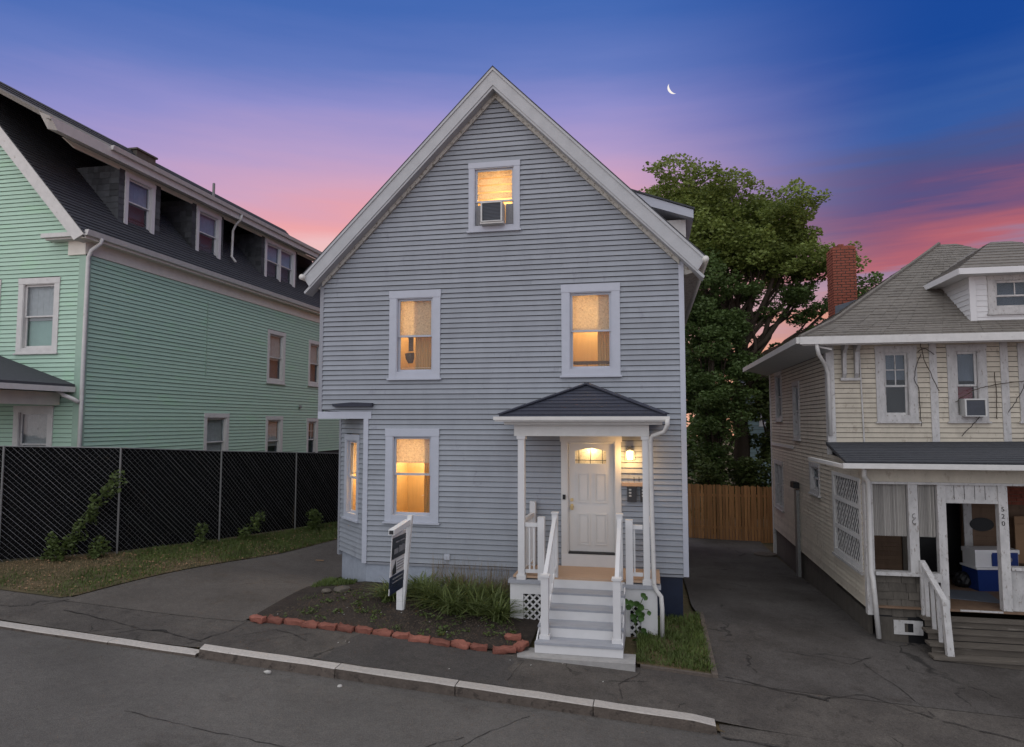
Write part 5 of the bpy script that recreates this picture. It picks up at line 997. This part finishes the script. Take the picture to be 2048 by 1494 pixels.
mb = MB(); mb.hexa([(4.95, 14.0, -3.18), (6.0, 13.7, -3.18), (6.1, 14.5, -3.18), (5.1, 14.7, -3.18), (4.95, 14.0, -3.17), (6.0, 13.7, -3.17), (6.1, 14.5, -3.17), (5.1, 14.7, -3.17)]); mb.build('door_mat', 'gray_pane_fill', None, 'dark mat on the porch floor in front of the blue cooler', 'mat')
mb = MB(); UF.box(mb, 6.95, 7.6, -2.75, -2.0, .3, .34); UF.box(mb, 6.95, 7.6, -1.995, -1.85, .3, .335); mb.build('cardboard_sheet', 'cardboard', None, 'brown cardboard sheet leaning inside the cream house porch', 'cardboard')
bp_ = thing('trash_bag', (5.86, 14.95, -3.18), 'black plastic bag slumped beside the blue cooler on the porch', 'bag')
bm = bmesh.new(); bmesh.ops.create_icosphere(bm, subdivisions=3, radius=.16)
for v in bm.verts: v.co *= 1 + random.uniform(-.12, .12); v.co.z = max(v.co.z, -.13)
me = bpy.data.meshes.new('sack'); bm.to_mesh(me); bm.free(); me.materials.append(MATS['black']); put('sack', me, (5.86, 14.95, -3.05), bp_)
mb = MB(); mb.tube([(3.35, 22.2, H(3.35, 22.2)), (3.35, 22.2, H(3.35, 22.2) + .06)], .33, 20); mb.build('manhole_cover', 'granite_side', None, 'low round concrete cover on the driveway beside the cream house', 'cover')

# ------------------------------------------------------------------ picket fence and the house behind
pf = thing('picket_fence', (3.2, 25, -4.1), 'brown wooden stockade fence across the end of the right driveway', 'fence')
pk = []
for k in range(3):
    mb = MB(); t = (.0, .02, -.015)[k]; mb.hexa([(-.045, -.01, 0), (.045, -.01, 0), (.045, .012, 0), (-.045, .012, 0), (-.045, -.01, 1.9 + t), (.045, -.01, 1.88 - t), (.045, .012, 1.88 - t), (-.045, .012, 1.9 + t)]); pk.append(mb)
first = {}
for k in range(38):
    x = 1.3 + k * .104; z = H(x, 25) - .03; v = k % 3
    if v not in first: mb = pk[v]; mb.v = [(a + x, b + 25, c + z) for a, b, c in mb.v]; first[v] = mb.build('picket', 'picket', pf)
    else: copy_piece(first[v], (x, 25 + random.uniform(-.012, .012), z + random.uniform(-.02, .02)), pf, (0, random.uniform(-.008, .008), random.uniform(-.06, .06)))
for dz in (.4, 1.5): mb = MB(); mb.box((1.2, 25.03, -4.1 + dz), (5.3, 25.09, -4.02 + dz)); mb.build('rail', 'picket', pf)
bh = thing('house', (8, 36, -4), 'blue-green house glimpsed behind the trees and picket fence', 'house')
BF = FR((0, 34), (1, 0), (0, -1)); bwn = [(6.35, 7.3, -1.9, -.55), (5.0, 5.8, -.2, 1.2)]
siding(bh, BF, -4.2, 1.6, .18, lambda z: (4.4, 13), [hole(*q) for q in bwn], 'blue_house', 'gap_shade_backing', .02)
for q in bwn: window(bh, BF, *q, cas=.14, trim='white_paint', fill='gray_pane_fill')
mb = MB(); mb.box((3.9, 33.4, 1.6), (13.5, 33.98, 1.74)); mb.build('eave', 'weathered_white', bh); mb = MB(); mb.hexa([(3.9, 33.4, 1.742), (13.5, 33.4, 1.742), (13.5, 38, 2.9), (3.9, 38, 2.9), (3.9, 33.4, 1.8), (13.5, 33.4, 1.8), (13.5, 38, 2.96), (3.9, 38, 2.96)]); mb.build('roof', 'shingle_black', bh)

# ------------------------------------------------------------------ plants
def leaves(name, C, size, m, parent, up=.35, **kw):
    """a mass of leaf-sized folded faces at points C (n,3)"""
    C = np.asarray(C, float); n = len(C); s = size * rng.uniform(.6, 1.35, n)[:, None]
    d = rng.normal(size=(n, 3)); d[:, 2] = np.abs(d[:, 2]) * up - .25; d /= np.linalg.norm(d, axis=1)[:, None]
    r = rng.normal(size=(n, 3)); x = np.cross(d, r); x /= np.linalg.norm(x, axis=1)[:, None]; nn = np.cross(x, d)
    base, tip = C - d * s * .5, C + d * s * .5; fold = nn * s * .12
    Vt = np.stack([base, C + x * s * .33 + fold, tip, C - x * s * .33 + fold], 1).reshape(-1, 3)
    c0 = Vt.mean(0); lo = Vt.min(0); c0[2] = lo[2]; Vt = Vt - c0
    me = bpy.data.meshes.new(name); me.vertices.add(4 * n); me.vertices.foreach_set('co', Vt.ravel()); i = np.arange(n)[:, None] * 4
    tri = np.concatenate([i + [0, 1, 2], i + [0, 2, 3]], 1).reshape(-1); k = 2 * n
    me.loops.add(3 * k); me.loops.foreach_set('vertex_index', tri.astype(np.int32)); me.polygons.add(k); me.polygons.foreach_set('loop_start', np.arange(k, dtype=np.int32) * 3); me.polygons.foreach_set('loop_total', np.full(k, 3, np.int32))
    me.update(); me.validate(); me.materials.append(MATS[m]); return put(name, me, c0, parent, **kw)
def clump_points(c, rad, n):
    d = rng.normal(size=(n, 3)); d /= np.linalg.norm(d, axis=1)[:, None]; r = rng.uniform(.35, 1, n)[:, None] ** .55
    return np.array(c) + d * r * np.array(rad)
def limb(mb, a, b, r0, r1, wob=.15, n=5):
    a, b = V(a), V(b); pts = [a.lerp(b, i / n) + V((random.uniform(-1, 1), random.uniform(-1, 1), random.uniform(-.5, .5))) * wob * (0 if i in (0, n) else 1) for i in range(n + 1)]
    mb.tube(pts, [r0 + (r1 - r0) * i / n for i in range(n + 1)], 7); return pts
# big maple; crown built of many leaf clumps around limbs, uneven, with gaps low on the right
TY = 28.5
def tree_big():
    t = thing('maple_tree', (3.4, TY, H(3.4, 27)), 'tall broad maple with sunlit-coloured top rising behind the gray house', 'tree')
    mb = MB(); base = V((3.6, TY, -4.1)); limb(mb, base, (3.4, TY, 1.5), .36, .28, .08)
    lob = [ # x, z, rx, rz  (metres in the crown's frontal spread)
        (1.6, 10.2, 1.1, .75), (2.7, 10.7, 1.2, .75), (3.9, 10.5, 1.2, .8), (5.0, 10.5, 1.2, .75), (6.1, 10.0, 1.1, .7), (7.1, 9.5, 1.1, .65), (.55, 9.35, .9, .6), (7.9, 8.9, .9, .55),
        (1.4, 9.0, 1.1, .8), (2.9, 9.4, 1.3, .9), (4.4, 9.3, 1.3, .9), (5.8, 8.9, 1.3, .9), (7.2, 8.3, 1.1, .7), (8.3, 7.9, .7, .45), (3.4, 8.2, 1.2, .8), (4.9, 7.9, 1.2, .8), (6.4, 7.5, 1.1, .7), (7.6, 7.1, .9, .6),
        (3.0, 7.0, 1.0, .9), (4.0, 6.6, .9, .7), (8.3, 6.0, .8, .55), (7.6, 5.4, .7, .5), (8.9, 4.9, .8, .6), (3.1, 5.6, 1.0, .9), (4.1, 5.2, .8, .6), (2.9, 4.2, 1.1, 1.0), (3.9, 3.7, 1.0, .7), (5.3, 6.1, .6, .3), (6.3, 5.9, .6, .3),
        (5.4, 4.2, .6, .35), (6.9, 2.9, .9, .6), (8.7, 3.6, .8, .6), (9.4, 4.2, .6, .5), (4.3, 2.2, .9, .7), (7.6, 4.3, .5, .35), (4.9, 5.0, .45, .25), (10.0, 3.2, .5, .4), (7.0, 2.2, .8, .5), (1.9, 7.6, 1.0, .9), (1.9, 6.0, .9, .9), (1.6, 4.4, .9, .9), (1.5, 2.8, .9, .9), (1.6, 1.2, .9, .9), (2.6, 2.4, 1., .9), (6.0, 6.9, .7, .3), (8.9, 6.9, .6, .4), (6.8, 4.9, .5, .25), (8.0, 2.9, .7, .5)]
    tops, lows = [], []
    for (x, z, rx, rz) in lob:
        if z > 6.6: x, z = -.55 + (x - .55) * .82, 7.2 + (z - 7.2) * .86 - .85
        else: x = 1.0 + (x - 1.5) * .86
        hi = z > 5.6
        for k in range(3 if hi else 2):
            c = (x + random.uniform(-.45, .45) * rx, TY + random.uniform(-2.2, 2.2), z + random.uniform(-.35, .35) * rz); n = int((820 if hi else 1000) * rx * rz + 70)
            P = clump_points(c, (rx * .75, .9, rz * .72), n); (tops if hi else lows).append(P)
            # ragged edge sprigs
            for q in range(5):
                a = random.uniform(0, 6.28); cc = (c[0] + math.cos(a) * rx * .85, c[1] + random.uniform(-.8, .8), c[2] + math.sin(a) * rz * .8); (tops if hi else lows).append(clump_points(cc, (.32, .32, .22), 60))
        if True: limb(mb, (3.4 + (x - 3.4) * .15, TY, max(1.2, z * .45)), (x, TY + random.uniform(-.8, .8), z - .2), .13, .025, .22)
    mb.build('trunk', 'bark', t, smooth=True)
    leaves('crown', np.concatenate(tops), .135, 'leaf_top_lit', t); leaves('crown', np.concatenate(lows), .135, 'leaf_dark', t)
tree_big()
def tree_small(name, label, x, y, ztop, zlow, rx, n, m, cat='tree', group=None, trunk=True, gap=.75, size=.16):
    t = thing(name, (x, y, H(x, min(y, 30))), label, cat, group); mb = MB(); z0 = H(x, min(y, 30)); P = []
    for k in range(n):
        f = random.random(); z = zlow + (ztop - zlow) * f; w_ = rx * (1 - .55 * abs(f - .45)); a = random.uniform(0, 6.28); c = (x + math.cos(a) * w_ * random.uniform(.2, 1), y + math.sin(a) * w_ * random.uniform(.2, .9), z)
        P.append(clump_points(c, (.55 * gap, .55 * gap, .38 * gap), 210))
        if k % 3 == 0: limb(mb, (x, y, z0 + (z - z0) * .4), c, .05, .012, .1)
    limb(mb, (x, y, z0 - .1), (x + .1, y, zlow + (ztop - zlow) * .7), .10 if trunk else .04, .03, .06); mb.build('trunk' if cat == 'tree' else 'stem', 'bark', t, smooth=True)
    leaves('crown' if cat == 'tree' else 'foliage', np.concatenate(P), size, m, t)
tree_small('leafy_tree', 'dark leafy tree with thin trunk close behind the picket fence', 2.3, 27.0, 4.6, -1.6, 1.5, 120, 'leaf_dark', size=.12)
tree_small('leafy_tree', 'small pale leafy tree in front of the blue-green house', 4.7, 28.5, 1.6, -1.4, 1.0, 34, 'leaf_shrub')
for i, (x, y, zt, rx, lb) in enumerate(((2.2, 26.3, -1.3, .8, 'rounded green shrub behind the fence nearest the gray house'), (3.6, 26.5, -1.5, .9, 'dark shrub behind the middle of the picket fence'), (4.9, 26.4, -1.1, .8, 'tall green shrub behind the fence nearest the cream house'))): tree_small('shrub', lb, x, y, zt, -3.6, rx, 26, 'leaf_shrub', 'shrub', 'shrubs behind the picket fence', False, .8, .13)
Pd = np.concatenate([clump_points((rng.uniform(-9, 20), rng.uniform(42, 47), -3.6 + 5.6 * rng.uniform(0, 1) ** 1.3), (1.3, 1., .8), 170) for _ in range(150)])
leaves('tree_belt', Pd, .32, 'leaf_dark', None, label='distant mass of dark trees behind the back yards', cat='trees', kind='stuff')
def blades(name, P, hgt, wid, m, lean=.35, parent=None, **kw):
    """curved grass blades rooted at P (n,3), three quads each"""
    P = np.asarray(P, float); n = len(P); h = hgt * rng.uniform(.5, 1.2, n)[:, None]; a = rng.uniform(0, 6.283, n); dr_ = np.c_[np.cos(a), np.sin(a), np.zeros(n)]; sd2 = np.c_[-np.sin(a), np.cos(a), np.zeros(n)]; ln_ = lean * rng.uniform(.3, 1.5, n)[:, None]; up = np.array([0, 0, 1.])
    rows = []
    for t, w_ in ((0, 1), (.4, .9), (.75, .6), (1, .08)):
        c = P + dr_ * h * ln_ * t * t + up * h * (t - .35 * ln_ * t * t); rows += [c - sd2 * wid * w_ / 2, c + sd2 * wid * w_ / 2]
    Vt = np.stack(rows, 1).reshape(-1, 3); c0 = Vt.mean(0); c0[2] = Vt[:, 2].min(); Vt -= c0; me = bpy.data.meshes.new(name); i = np.arange(n)[:, None] * 8
    q = np.concatenate([i + [0, 1, 3, 2], i + [2, 3, 5, 4], i + [4, 5, 7, 6]], 1).reshape(-1); k = 3 * n
    me.vertices.add(8 * n); me.vertices.foreach_set('co', Vt.ravel()); me.loops.add(4 * k); me.loops.foreach_set('vertex_index', q.astype(np.int32)); me.polygons.add(k); me.polygons.foreach_set('loop_start', np.arange(k, dtype=np.int32) * 4); me.polygons.foreach_set('loop_total', np.full(k, 4, np.int32)); me.update(); me.materials.append(MATS[m]); return put(name, me, c0, parent, **kw)
def scatter(left, right, n, bias=None):
    """random rooted points between two plan polylines"""
    def at(pl, t):
        ds = np.r_[0, np.cumsum([math.dist(a, b) for a, b in zip(pl[:-1], pl[1:])])]; return np.c_[np.interp(t * ds[-1], ds, [p[0] for p in pl]), np.interp(t * ds[-1], ds, [p[1] for p in pl])]
    t, s = rng.uniform(0, 1, n), rng.uniform(0, 1, n); s = s ** bias if bias else s
    p = at(left, t) * (1 - s[:, None]) + at(right, t) * s[:, None]; return np.c_[p, hf(p[:, 0], p[:, 1])]
GL, GR2 = [(-9.98, 10.40), (-9.58, 11.6), (-9.13, 12.9), (-8.58, 15), (-8.2, 17), (-8.1, 24)], [(-12.6, 10.5), (-12.75, 11.66), (-11.2, 12.96), (-10.23, 15.1), (-9.6, 17.6), (-9.1, 24)]
Pg = scatter(GL, GR2, 34000); nf = np.sin(Pg[:, 0] * 2.1 + np.sin(Pg[:, 1] * 1.3) * 1.5) * np.cos(Pg[:, 1] * 1.7 + Pg[:, 0]) + rng.normal(0, .45, len(Pg)) - np.clip((-10.4 - Pg[:, 0]) * .7, 0, 1.6) + np.clip((Pg[:, 1] - 13) * .3, 0, 1.0); 
blades('lawn_grass', Pg[nf > -.1], .095, .012, 'grass', .6, label='short green grass along the left driveway edge', cat='grass', kind='stuff')
blades('dry_grass', Pg[(nf <= -.1)][:9000], .05, .010, 'grass_dry', .9, label='dry brown grass and litter by the black fence', cat='grass', kind='stuff')
Pr = scatter([(-.26, 10.70), (-.24, 12.6)], [(.86, 10.70), (.82, 13.3)], 6500); Pr = Pr[np.sin(Pr[:, 0] * 6 + Pr[:, 1] * 3) * np.cos(Pr[:, 1] * 4.3) + rng.normal(0, .5, len(Pr)) > -.7]; blades('lawn_grass', Pr, .13, .012, 'grass', .6, label='grass tuft strip right of the white stairs', cat='grass', kind='stuff')
Pb = scatter([(-6.45, 10.62), (-2.0, 10.62)], [(-6.0, 12.6), (-2.6, 12.8)], 5200); keep = np.sin(Pb[:, 0] * 4.3 + np.sin(Pb[:, 1] * 3)) * np.cos(Pb[:, 1] * 5.1 + Pb[:, 0]) + rng.normal(0, .18, len(Pb)) > .55; blades('bed_weeds', Pb[keep], .08, .014, 'grass', .7, label='low weeds scattered over the dark garden bed', cat='weeds', kind='stuff')
Pc = scatter([(-6.4, 12.3), (-5.7, 12.7)], [(-6.6, 13.4), (-5.75, 13.0)], 1500); blades('corner_grass', Pc, .10, .014, 'grass', .6, label='bright grass patch at the foot of the bay corner', cat='grass', kind='stuff')
# strap-leaved clumps along the foundation
LL = ['tall strap-leaved clump directly right of the sale sign post', 'strap-leaved clump growing under the small outlet box', 'strap-leaved clump beside the white porch skirt']
spots = [(-4.65, 12.0, .42), (-4.05, 12.25, .5), (-3.75, 12.0, .48), (-3.45, 11.75, .52), (-3.3, 12.3, .5), (-3.0, 11.9, .5), (-2.75, 12.25, .5), (-2.6, 11.75, .46), (-4.3, 12.5, .46), (-3.6, 12.6, .5), (-2.95, 12.6, .5)]
ORD = ['first', 'second', 'third', 'fourth', 'fifth', 'sixth', 'seventh', 'eighth']
spots = sorted(spots[:8]) + sorted(spots[8:])
for i, (x, y, h_) in enumerate(spots):
    n = 150; a = rng.uniform(0, 6.28, n); r_ = rng.uniform(0, .16, n); P = np.c_[x + np.cos(a) * r_, y + np.sin(a) * r_, np.full(n, H(x, y) + .02)]
    blades('daylily_plant', P, h_ * 1.05, .028, 'lily', 1.25, label=('%s clump of arching strap leaves from the left, front row by the foundation' % ORD[i]) if i < 8 else ('%s strap-leaved clump from the left, back row against the foundation' % ORD[i - 8]), cat='plant', group='strap-leaved clumps along the foundation')
Pt = scatter([(-4.1, 12.5), (-2.6, 12.5)], [(-4.1, 12.95), (-2.6, 12.95)], 420); blades('tall_weeds', Pt, .75, .006, 'grass_dry', .25, label='tall thin seeding weeds against the pale foundation', cat='weeds', kind='stuff')
# broad-leaved vine on the right porch skirt
vp = thing('vine', (-.3, 11.88, -3.5), 'green broad-leaved vine climbing the lattice right of the stairs', 'vine')
mb = MB(); mb.tube([(-.26, 11.86, -3.7), (-.30, 11.85, -3.3), (-.22, 11.85, -3.05), (-.14, 11.86, -2.88)], .007, 5); mb.tube([(-.28, 11.85, -3.2), (-.40, 11.86, -3.02)], .006, 5); mb.tube([(-.25, 11.85, -3.1), (-.08, 11.86, -3.12)], .005, 5); mb.build('stem', 'leaf_shrub', vp)
for (x, z, s_) in ((-.44, -2.99, .10), (-.36, -3.02, .12), (-.40, -3.08, .11), (-.27, -3.03, .12), (-.20, -3.07, .13), (-.16, -2.87, .10), (-.12, -2.92, .08), (-.24, -3.16, .13), (-.33, -3.24, .12), (-.20, -3.26, .12), (-.30, -3.30, .10), (-.07, -3.16, .08), (-.16, -3.45, .10), (-.13, -3.50, .08), (-.31, -3.62, .09), (-.18, -3.20, .1)):
    mb = MB(); a = random.uniform(-.8, .8); tl_ = random.uniform(.1, .5); u_ = V((math.cos(a), 0, math.sin(a))); w_ = V((-math.sin(a), -tl_, math.cos(a))).normalized(); c = V((x, 11.83 + random.uniform(-.05, .02), z)); ol = [(0, .55), (-.30, .35), (-.46, .0), (-.36, -.32), (0, -.62), (.36, -.32), (.46, 0), (.30, .35)]
    mb.add([c + V((0, .02, 0))] + [c + u_ * p * s_ + w_ * q * s_ for p, q in ol], [(0, i + 1, (i + 1) % 8 + 1) for i in range(8)]); mb.build('leaf', 'vine_leaf', vp)
# weeds growing through the black fence
for (x0, y0, h0, dx, n, lb) in ((-12.0, 12.15, 1.65, .85, 34, 'tall leafy vine climbing the nearest panel of the black fence'), (-12.1, 12.1, .5, .1, 10, 'low weed at the base of the nearest fence panel'), (-10.42, 14.6, .5, .1, 7, 'slim low weed beside the second fence post'), (-10.1, 15.7, .6, .35, 12, 'leaning weed between the second and third fence posts'), (-9.4, 17.9, .55, .1, 26, 'round bush at the foot of the third fence post'), (-11.5, 12.6, .35, .1, 12, 'spreading weed under the tall fence vine')):
    w0 = thing('fence_weed', (x0, y0, H(x0, y0)), lb, 'weed', 'weeds along the black fence'); z0 = H(x0, y0); nx = .12
    P = []; mb = MB(); h0 *= random.uniform(.9, 1.1); pts = [(x0 + nx, y0 - nx, z0), (x0 + nx + dx * .4, y0 - nx + dx * .3, z0 + h0 * .5), (x0 + nx + dx, y0 - nx + dx * .8, z0 + h0)]; mb.tube(pts, .008, 5); mb.build('stem', 'leaf_shrub', w0)
    for k in range(n): f = (k + .5) / n; P.append(clump_points((x0 + nx + dx * f + random.uniform(-.13, .13), y0 - nx + dx * .8 * f + random.uniform(-.1, .1), z0 + h0 * f + random.uniform(-.06, .06)), (.13, .10, .12), 26))
    leaves('foliage', np.concatenate(P), .075, 'leaf_shrub', w0)

# ------------------------------------------------------------------ brick edging, edging strip, litter, moon
be = thing('brick_edging', (-4.4, 10.5, -3.5), 'row of red bricks edging the dark garden bed', 'brick edging')
bms = []
for k in range(4):
    bm = bmesh.new(); bmesh.ops.create_cube(bm, size=1)
    for v in bm.verts: v.co = V((v.co.x * .29, v.co.y * .13, v.co.z * .095))
    bmesh.ops.subdivide_edges(bm, edges=[e for e in bm.edges if abs(e.verts[0].co.x - e.verts[1].co.x) > .1], cuts=3)
    bmesh.ops.bevel(bm, geom=[e for e in bm.edges if e.calc_face_angle(0) > .8], offset=.022, segments=2, affect='EDGES', profile=.6)
    for v in bm.verts:
        s_ = .015; v.co += V((random.uniform(-s_, s_), random.uniform(-s_, s_), random.uniform(-s_, s_)))
        if k % 2 and v.co.z > 0: v.co.z += .012 * math.cos(v.co.x * 40)
    me = bpy.data.meshes.new('brick'); bm.to_mesh(me); bm.free(); me.polygons.foreach_set('use_smooth', [True] * len(me.polygons)); me.materials.append(MATS['edging_brick']); bms.append(me)
def brick(x, y, z, rz, k, rx=0, ry=0, s=1): 
    o = put('brick', bms[k % 4], (x, y, z), be); o.rotation_euler = (rx, ry, rz); o.scale = (s, 1, 1)
xb = -6.52
for i in range(13):
    w_ = random.uniform(.27, .34); x = xb + w_ / 2; y = 10.50 + .03 * math.sin(i * 1.1) + random.uniform(-.02, .02); brick(x, y, H(x, y) + random.uniform(.015, .045), random.uniform(-.16, .16) - (.25 if i < 2 else 0), i, random.uniform(-.12, .12), .06 + random.uniform(-.06, .06), w_ / .30); xb += w_ + random.uniform(.0, .02)
brick(-2.24, 10.52, H(-2.2, 10.5) + .05, .35, 1, 0, 0, 1.2); brick(-2.02, 10.72, H(-2, 10.7) + .06, 1.2, 2, .1); brick(-2.2, 11.0, H(-2.2, 11) + .06, .1, 0, 0, 0, .9)
mb = MB(); mb.hexa([(.82, 10.62, H(.84, 10.62) - .1), (.91, 10.62, H(.9, 10.62) - .1), (.90, 13.4, H(.9, 13.4) - .1), (.83, 13.4, H(.84, 13.4) - .1), (.82, 10.62, H(.84, 10.62) + .05), (.91, 10.62, H(.9, 10.62) + .05), (.90, 13.4, H(.9, 13.4) + .06), (.83, 13.4, H(.84, 13.4) + .06)]); mb.build('garden_edging', 'granite_side', kind='structure')
mb = MB(); mb.hexa([(-.2, 10.58, H(-.2, 10.6) - .1), (.82, 10.60, H(.82, 10.6) - .1), (.82, 10.66, H(.82, 10.6) - .1), (-.2, 10.65, H(-.2, 10.6) - .1), (-.2, 10.58, H(-.2, 10.6) + .04), (.82, 10.60, H(.82, 10.6) + .04), (.82, 10.66, H(.82, 10.6) + .04), (-.2, 10.65, H(-.2, 10.6) + .04)]); mb.build('garden_edging', 'granite_side', kind='structure')
mb = MB(); mb.tube([(-5.35, 8.98, Hroad(-5.35, 9) + .024), (-5.30, 8.98, Hroad(-5.3, 9) + .024), (-5.25, 8.99, Hroad(-5.25, 9) + .024)], [.008, .028, .022], 9); mb.build('litter', 'paper', None, 'crumpled pale cup lying in the gutter below the first raised kerb stone', 'litter', smooth=True)
mb = MB(); mb.tube([(-4.18, 8.92, Hroad(-4.18, 8.92) + .004), (-4.18, 8.92, Hroad(-4.18, 8.92) + .02)], [.035, .028], 10); mb.build('litter', 'paper', None, 'small pale lid lying on the road near the kerb joint', 'litter')
mb = MB(); mb.box((-7.7, 15.0, H(-7.65, 15) + .008), (-7.5, 15.06, H(-7.65, 15) + .016)); mb.build('litter', 'cardboard', None, 'orange scrap lying on the left driveway', 'litter')
P = scatter([(-6.3, 10.7), (-2.1, 10.7)], [(-5.6, 12.3), (-2.5, 12.3)], 30); mb = MB()
for (x, y, z) in P: s_ = random.uniform(.004, .011); mb.bar((x - s_, y, z + .045), (x + s_, y + random.uniform(-.02, .02), z + .05), .012, .004)
P = scatter([(-5, 9.5), (.5, 9.5)], [(-5, 10.4), (.5, 10.4)], 8)
for (x, y, z) in P: s_ = random.uniform(.004, .008); mb.bar((x - s_, y, z + .01), (x + s_, y + random.uniform(-.02, .02), z + .014), .010, .004)
mb.build('fallen_petals', 'paper', None, 'tiny white scraps and petals scattered over the garden bed', 'petals', kind='stuff')
mb = MB(); bmr = [(-5.7, 12.2, .16), (-5.95, 12.05, .10)]
for i, (x, y, r_) in enumerate(bmr):
    bm = bmesh.new(); bmesh.ops.create_icosphere(bm, subdivisions=2, radius=r_)
    for v in bm.verts: v.co *= 1 + random.uniform(-.15, .15); v.co.z *= .45
    me = bpy.data.meshes.new('stone'); bm.to_mesh(me); bm.free(); me.materials.append(MATS['step_wood']); put('stone', me, (x, y, H(x, y) + .06), None, ('flat brown stone at the bed corner below the bay window', 'smaller brown stone beside the flat one at the bed corner')[i], 'stone', 'stones at the bed corner')
# thin crescent moon, a curved solid far beyond the houses
mc = V((.228, .893, .437)) if False else None
fwd = V((-.19718, .97784, .06976)); rgt = V((.98027, .19766, 0)); upv = rgt.cross(fwd); 
ctr = (fwd + rgt * (1347 - 1024) / 1372 - upv * (176 - 747) / 1372).normalized() * 900
mb = MB(); e1 = rgt; e2 = upv; R1 = 11.5 / 1372 * 900 * .95; n = 22; ang0 = R(215); vs = []
for i in range(n + 1):
    a = ang0 + R(-82) + R(164) * i / n; t = math.sin(math.pi * i / n); o_ = e1 * math.cos(a) * R1 + e2 * math.sin(a) * R1; w_ = .02 + .40 * R1 * t; dirn = (e1 * math.cos(ang0) + e2 * math.sin(ang0))
    vs += [ctr + o_, ctr + o_ - dirn * w_, ctr + o_ - dirn * w_ * .5 - fwd * (w_ * .5 + .02), ctr + o_ - dirn * w_ * .5 + fwd * (w_ * .5 + .02)]
fs_ = []
for i in range(n):
    a, b = 4 * i, 4 * i + 4
    for p, q in ((0, 2), (2, 1), (1, 3), (3, 0)): fs_.append((a + p, a + q, b + q, b + p))
mb.add(vs, fs_); mb.build('moon', 'moonlight', None, 'thin white crescent moon in the blue sky', 'moon')

# low leafy weeds in the bed and at the foot of the wall
Pw = []
for _ in range(75):
    q = scatter([(-6.2, 10.65), (-2.1, 10.65)], [(-5.5, 12.8), (-2.5, 12.8)], 1)[0]; Pw.append(clump_points((q[0], q[1], q[2] + .06), (rng.uniform(.05, .14), rng.uniform(.05, .14), .04), int(rng.uniform(10, 30))))
leaves('leafy_weeds', np.concatenate(Pw), .05, 'leaf_shrub', None, label='low leafy weeds dotted over the garden bed', cat='weeds', kind='stuff')
# grit, crumbs and dead leaves gathered in the gutter, along the drive edges and over the bed
def grit(name, P, smin, smax, m, label, cat):
    mb = MB()
    for (x, y, z) in P:
        s_ = random.uniform(smin, smax); a = random.uniform(0, 3.1); c_, q_ = math.cos(a) * s_, math.sin(a) * s_
        mb.add([(x - c_, y - q_, z), (x + q_ * .7, y - c_ * .7, z), (x + c_, y + q_, z), (x - q_ * .6, y + c_ * .8, z), (x, y, z + s_ * .7)], [(0, 1, 4), (1, 2, 4), (2, 3, 4), (3, 0, 4)])
    mb.build(name, m, None, label, cat, kind='stuff')
def road_pts(n, x0, x1, sp_): x = rng.uniform(x0, x1, n); y = 9.14 - np.abs(rng.normal(0, sp_, n)); return [(a, b, Hroad(a, b) + .001) for a, b in zip(x, y)]
grit('road_grit', road_pts(900, -14, 6, .35), .004, .013, 'step_wood', 'fine grit and crumbs along the kerb gutter', 'grit')
Pq = np.concatenate([scatter([(-9.95, 10.4), (-9.1, 12.9), (-8.3, 17)], [(-9.75, 10.4), (-8.95, 12.9), (-8.15, 17)], 300), scatter([(.95, 10.7), (.95, 13.5)], [(1.25, 10.7), (1.1, 13.5)], 200), scatter([(-7, 9.42), (5, 9.42)], [(-7, 10.4), (5, 10.5)], 260), scatter([(1.2, 11), (1.2, 20)], [(3.4, 11), (3.4, 20)], 200)])
grit('pavement_grit', [(a, b, c + .008) for a, b, c in Pq], .004, .012, 'step_wood', 'fine grit scattered over pavement and driveways', 'grit')
Ps = scatter([(-6.4, 10.62), (-2.1, 10.62)], [(-5.7, 12.8), (-2.5, 12.8)], 2600)
grit('bark_mulch', [(a, b, c + .034) for a, b, c in Ps], .008, .030, 'bark', 'dark crumbly mulch covering the garden bed', 'mulch')
Pl = scatter(GL, GR2, 900); Pl = Pl[Pl[:, 0] + (Pl[:, 1] - 12) * -.45 < -9.6]; grit('dead_leaves', [(a, b, c + .03) for a, b, c in Pl], .012, .035, 'cardboard', 'brown dead leaves lying on the verge by the black fence', 'leaves')
